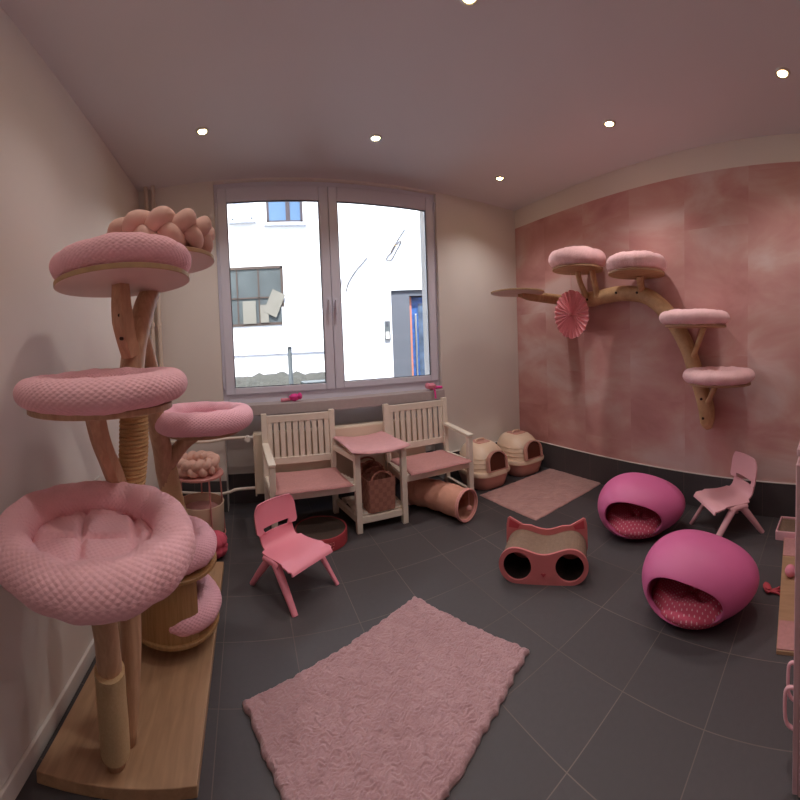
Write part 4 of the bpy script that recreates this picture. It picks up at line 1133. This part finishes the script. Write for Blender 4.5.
# ================================================================ OUTSIDE
def ob(name, m, label, cat, c, d, rot=None):
    g = G(); g.box((0, 0, 0), d); o = tag(g.build(name, m, smooth=0), label, cat); o.location = c; return o
g = G(); g.box((2, 24.0, -.25), (60, 40.5, .1)); struct(g.build('ground', 'asphalt', smooth=0))
fb = thing('neighbour_building', 'sunlit white rendered house seen through the left window pane', 'building', (.2, 8, -.2), 0, None, True)
g = G(); g.box((-2.0, 9.0, 3.8), (9.4, 2, 8)); g.build('wall', 'facade', fb, smooth=0)
def fwin(x0, x1, z0, z1, m, fm, bars, y=8.0, sill=True, deep=.04, leaning=False):
    g = G()
    for c in ((x0, x0 + .05, z0, z1), (x1 - .05, x1, z0, z1), (x0, x1, z0, z0 + .05), (x0, x1, z1 - .05, z1)): g.box(((c[0] + c[1]) / 2, y - .01, (c[2] + c[3]) / 2), (c[1] - c[0], .04, c[3] - c[2]))
    for b in bars:
        if b[0] == 'v': g.box((b[1], y - .01, (z0 + z1) / 2), (b[2], .035, z1 - z0))
        else: g.box(((x0 + x1) / 2, y - .01, b[1]), (x1 - x0, .035, b[2]))
    w = g.build('window', fm, fb, smooth=0)
    g = G(); g.box(((x0 + x1) / 2, y - .004, (z0 + z1) / 2), (x1 - x0 - .06, .01, z1 - z0 - .06)); g.build('pane', m, w, smooth=0)
    if sill:
        g = G(); g.box(((x0 + x1) / 2, y - .05, z0 - .03), (x1 - x0 + .14, .1, .05)); g.build('sill', 'facade2', w, smooth=0)
    return w
fwin(-.17, .28, 4.0, 5.2, 'blind', 'facade2', [])
fwin(.58, 1.36, 3.92, 5.1, 'win_blue', 'win_frame', [('v', 1.04, .09)])
w = fwin(-.34, .87, 1.87, 3.06, 'dirty_glass', 'rust', [('v', -.12, .03), ('v', .34, .03), ('h', 2.43, .03)], sill=False)
g = G(); g.box((.66, 7.955, 2.30), (.30, .02, .50), RY(.45)); g.box((.12, 7.96, 2.14), (.28, .02, .46)); g.box((.44, 7.96, 2.10), (.18, .02, .36)); g.build('leaning_board', 'board', w, smooth=0)
g = G(); g.box((-1.4, 7.985, 1.28), (8, .03, .02)); g.build('ledge', 'blind', fb, smooth=0)
# rubble bank
g = G()
def bank(i, j):
    x = -4 + 8 * i / 90; v = j / 16; y = 7.9 - 1.6 * v; z = .86 + .06 * noise.noise(Vector((x * .8, 1, 0))) - .9 * v ** 1.3
    return Vector((x, y + .12 * noise.noise(Vector((x * 5, v * 5, 1))), max(-.2, z + .07 * noise.noise(Vector((x * 6, v * 7, 4))))))
g.grid(91, 17, bank); b = len(g.v)
for i in range(91): g.v.append(Vector((-4 + 8 * i / 90, 7.95, -.2)))
for i in range(90): g.f.append([i * 17, (i + 1) * 17, b + i + 1, b + i]); g.uv.append(None)
tag(g.build('stone_bank', 'stone', smooth=180), 'low grey rubble stone bank along the foot of the white house outside', 'stone bank')
ub = thing('utility_box', 'grey metal utility box standing on the stone bank outside', 'utility box', (1.42, 7.3, .1))
g = G(); g.box((0, 0, .30), (.62, .3, .60)); g.build('body', 'grey_box', ub, bevel=.01)
g = G(); g.box((0, 0, .615), (.68, .36, .03)); g.build('lid', 'grey_box', ub, bevel=.005)
g = G(); g.box((-.15, -.152, .3), (.27, .006, .5)); g.box((.15, -.152, .3), (.27, .006, .5)); g.build('door', 'grey_box', ub, bevel=.003)
sg = thing('street_sign', 'white rectangular sign on a pale post outside the left pane', 'sign', (.70, 5.9, -.2))
g = G(); g.tube([(0, 0, 0), (0, 0, 2.15)], .035, 12); g.build('post', 'grey_box', sg)
g = G(); g.box((0, -.045, 1.87), (.20, .02, .60)); g.build('panel', 'facade', sg, bevel=.004)
g = G(); g.box((0, -.03, 1.87), (.05, .03, .05)); g.build('clamp', 'grey_box', sg)
# entrance building
eb = thing('entrance_building', 'white rendered building with a recessed entrance seen through the right window pane', 'building', (2.2, 5.3, -.2), 0, None, True)
ex, ey = Vector((1.0, -.42, 0)).normalized(), Vector((.42, 1.0, 0)).normalized()
P0 = Vector((2.12, 5.07, 0))              # left edge of the door recess
Re = Matrix((ex, ey, Vector((0, 0, 1)))).transposed()
def eb_box(u0, u1, v0, v1, z0, z1, g): g.box(P0 + ex * (u0 + u1) / 2 + ey * (v0 + v1) / 2 + Vector((0, 0, (z0 + z1) / 2)), (u1 - u0, v1 - v0, z1 - z0), Re)
g = G(); eb_box(-.98, 0, 0, 2.2, -.2, 7, g); eb_box(1.1, 5, 0, 2.2, -.2, 7, g); eb_box(0, 1.1, 0, 2.2, 2.08, 7, g); eb_box(0, 1.1, .75, 2.2, -.2, 2.08, g); g.build('wall', 'facade2', eb, smooth=0)
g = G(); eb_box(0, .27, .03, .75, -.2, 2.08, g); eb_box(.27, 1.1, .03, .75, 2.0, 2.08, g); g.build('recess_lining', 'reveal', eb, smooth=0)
g = G(); eb_box(.27, .30, .10, .16, -.2, 2.0, g); g.build('edge_trim', 'orange_trim', eb, smooth=0)
g = G(); eb_box(.30, 1.09, .12, .18, -.2, 1.99, g); dd = g.build('entrance_door', 'door_blue', eb, smooth=0)
g = G(); eb_box(.40, 1.0, .105, .12, .1, 1.9, g); g.build('door_glass', 'door_dark', dd, smooth=0)
g = G(); eb_box(.345, .37, .06, .08, .7, 1.75, g); g.build('pull_bar', 'metal', dd, bevel=.004)
ic = thing('intercom', 'grey intercom panel with white nameplate beside the entrance recess outside', 'intercom', P0 + ex * (-.07) + ey * (-.015) + Vector((0, 0, 1.53)), -math.atan2(.42, 1.0))
g = G(); g.box((0, 0, 0), (.085, .03, .26)); g.build('plate', 'grey_box', ic, bevel=.004)
g = G(); g.box((0, -.017, -.07), (.05, .006, .10)); g.build('nameplate', 'white_plastic', ic)
g = G(); g.box((0, -.017, .09), (.035, .008, .06)); g.build('camera_window', 'gasket', ic)
def on_wall(u, z): return P0 + ex * u + ey * (-.012) + Vector((0, 0, z))
g = G(); g.tube(catmull([on_wall(-1.02, 2.02), on_wall(-.93, 1.98), on_wall(-.80, 2.0), on_wall(-.74, 2.15), on_wall(-.72, 2.28)], 6), .006, 6); g.tube(catmull([on_wall(-.66, 2.1), on_wall(-.62, 2.22), on_wall(-.52, 2.36), on_wall(-.40, 2.48), on_wall(-.33, 2.55)], 6), .006, 6)
tag(g.build('hanging_cable', 'rust'), 'thin dark loose cable trailing on the white wall outside the right pane', 'cable')
g = G(); g.tube(catmull([on_wall(.05, 2.62), on_wall(-.05, 2.52), on_wall(.02, 2.50), on_wall(.1, 2.62), on_wall(.18, 2.75), on_wall(.12, 2.72), on_wall(.02, 2.6), on_wall(.08, 2.70), on_wall(.24, 2.92)], 6), .006, 6)
tag(g.build('hanging_cable', 'rust'), 'small coiled cable end on the white wall above the entrance outside', 'cable')

# ================================================================ LIGHT
w = bpy.data.worlds.new('World'); SC.world = w; w.use_nodes = True
nt = w.node_tree; bg = nt.nodes['Background']; sky = nt.nodes.new('ShaderNodeTexSky'); sky.sky_type = 'NISHITA'; sky.sun_disc = False
sky.sun_elevation = math.radians(48); sky.sun_rotation = math.radians(200); sky.air_density = 1.2; sky.dust_density = 1.5
nt.links.new(sky.outputs[0], bg.inputs[0]); bg.inputs[1].default_value = .22
sd = bpy.data.lights.new('sun', 'SUN'); sd.energy = 4.8; sd.angle = math.radians(.6); sd.color = (1, .96, .92)
so = bpy.data.objects.new('sun', sd); COL.objects.link(so); so.rotation_euler = Vector((.25, .80, -1.5)).to_track_quat('-Z', 'Y').to_euler()
pd = bpy.data.lights.new('window_portal', 'AREA'); pd.shape = 'RECTANGLE'; pd.size = 2.0; pd.size_y = 1.75; pd.cycles.is_portal = True
po = bpy.data.objects.new('window_portal', pd); COL.objects.link(po); po.location = (.82, YB + .2, 1.81); po.rotation_euler = (-PI / 2, 0, 0)

# ================================================================ CAMERA (panorama head, cylindrical projection)
cd = bpy.data.cameras.new('camera'); co = bpy.data.objects.new('camera', cd); COL.objects.link(co); SC.camera = co
cd.type = 'PANO'; cd.panorama_type = 'CENTRAL_CYLINDRICAL'
FX, FY, Y0 = 371.2486, 392.9847, -37.9577
cd.central_cylindrical_range_u_min = -400 / FX; cd.central_cylindrical_range_u_max = 400 / FX
cd.central_cylindrical_range_v_min = -(400 - Y0) / FY; cd.central_cylindrical_range_v_max = (400 + Y0) / FY
cd.central_cylindrical_radius = 1.0
cd.clip_start = .02; cd.clip_end = 200
a, b, c = -.4137, -.0361, .0392
Rc = Matrix.Rotation(a, 3, 'Z') @ Matrix.Rotation(b, 3, 'X') @ Matrix.Rotation(c, 3, 'Y')
fwd, up = Rc @ Vector((0, 1, 0)), Rc @ Vector((0, 0, 1)); rt_ = Rc @ Vector((1, 0, 0))
mw = Matrix((rt_, up, -fwd)).transposed().to_4x4(); mw.translation = (0, 0, 1.28); co.matrix_world = mw

SC.view_settings.view_transform = 'Standard'; SC.view_settings.look = 'None'; SC.view_settings.gamma = 1.0
SC.view_settings.exposure = 1.2; SC.view_settings.use_curve_mapping = False
SC.cycles.use_denoising = True; SC.cycles.max_bounces = 10; SC.cycles.diffuse_bounces = 6; SC.cycles.transparent_max_bounces = 16
SC.cycles.sample_clamp_indirect = 6.0; SC.cycles.caustics_reflective = False; SC.cycles.caustics_refractive = False
for o in bpy.data.objects:
    if '_world' in o: del o['_world']
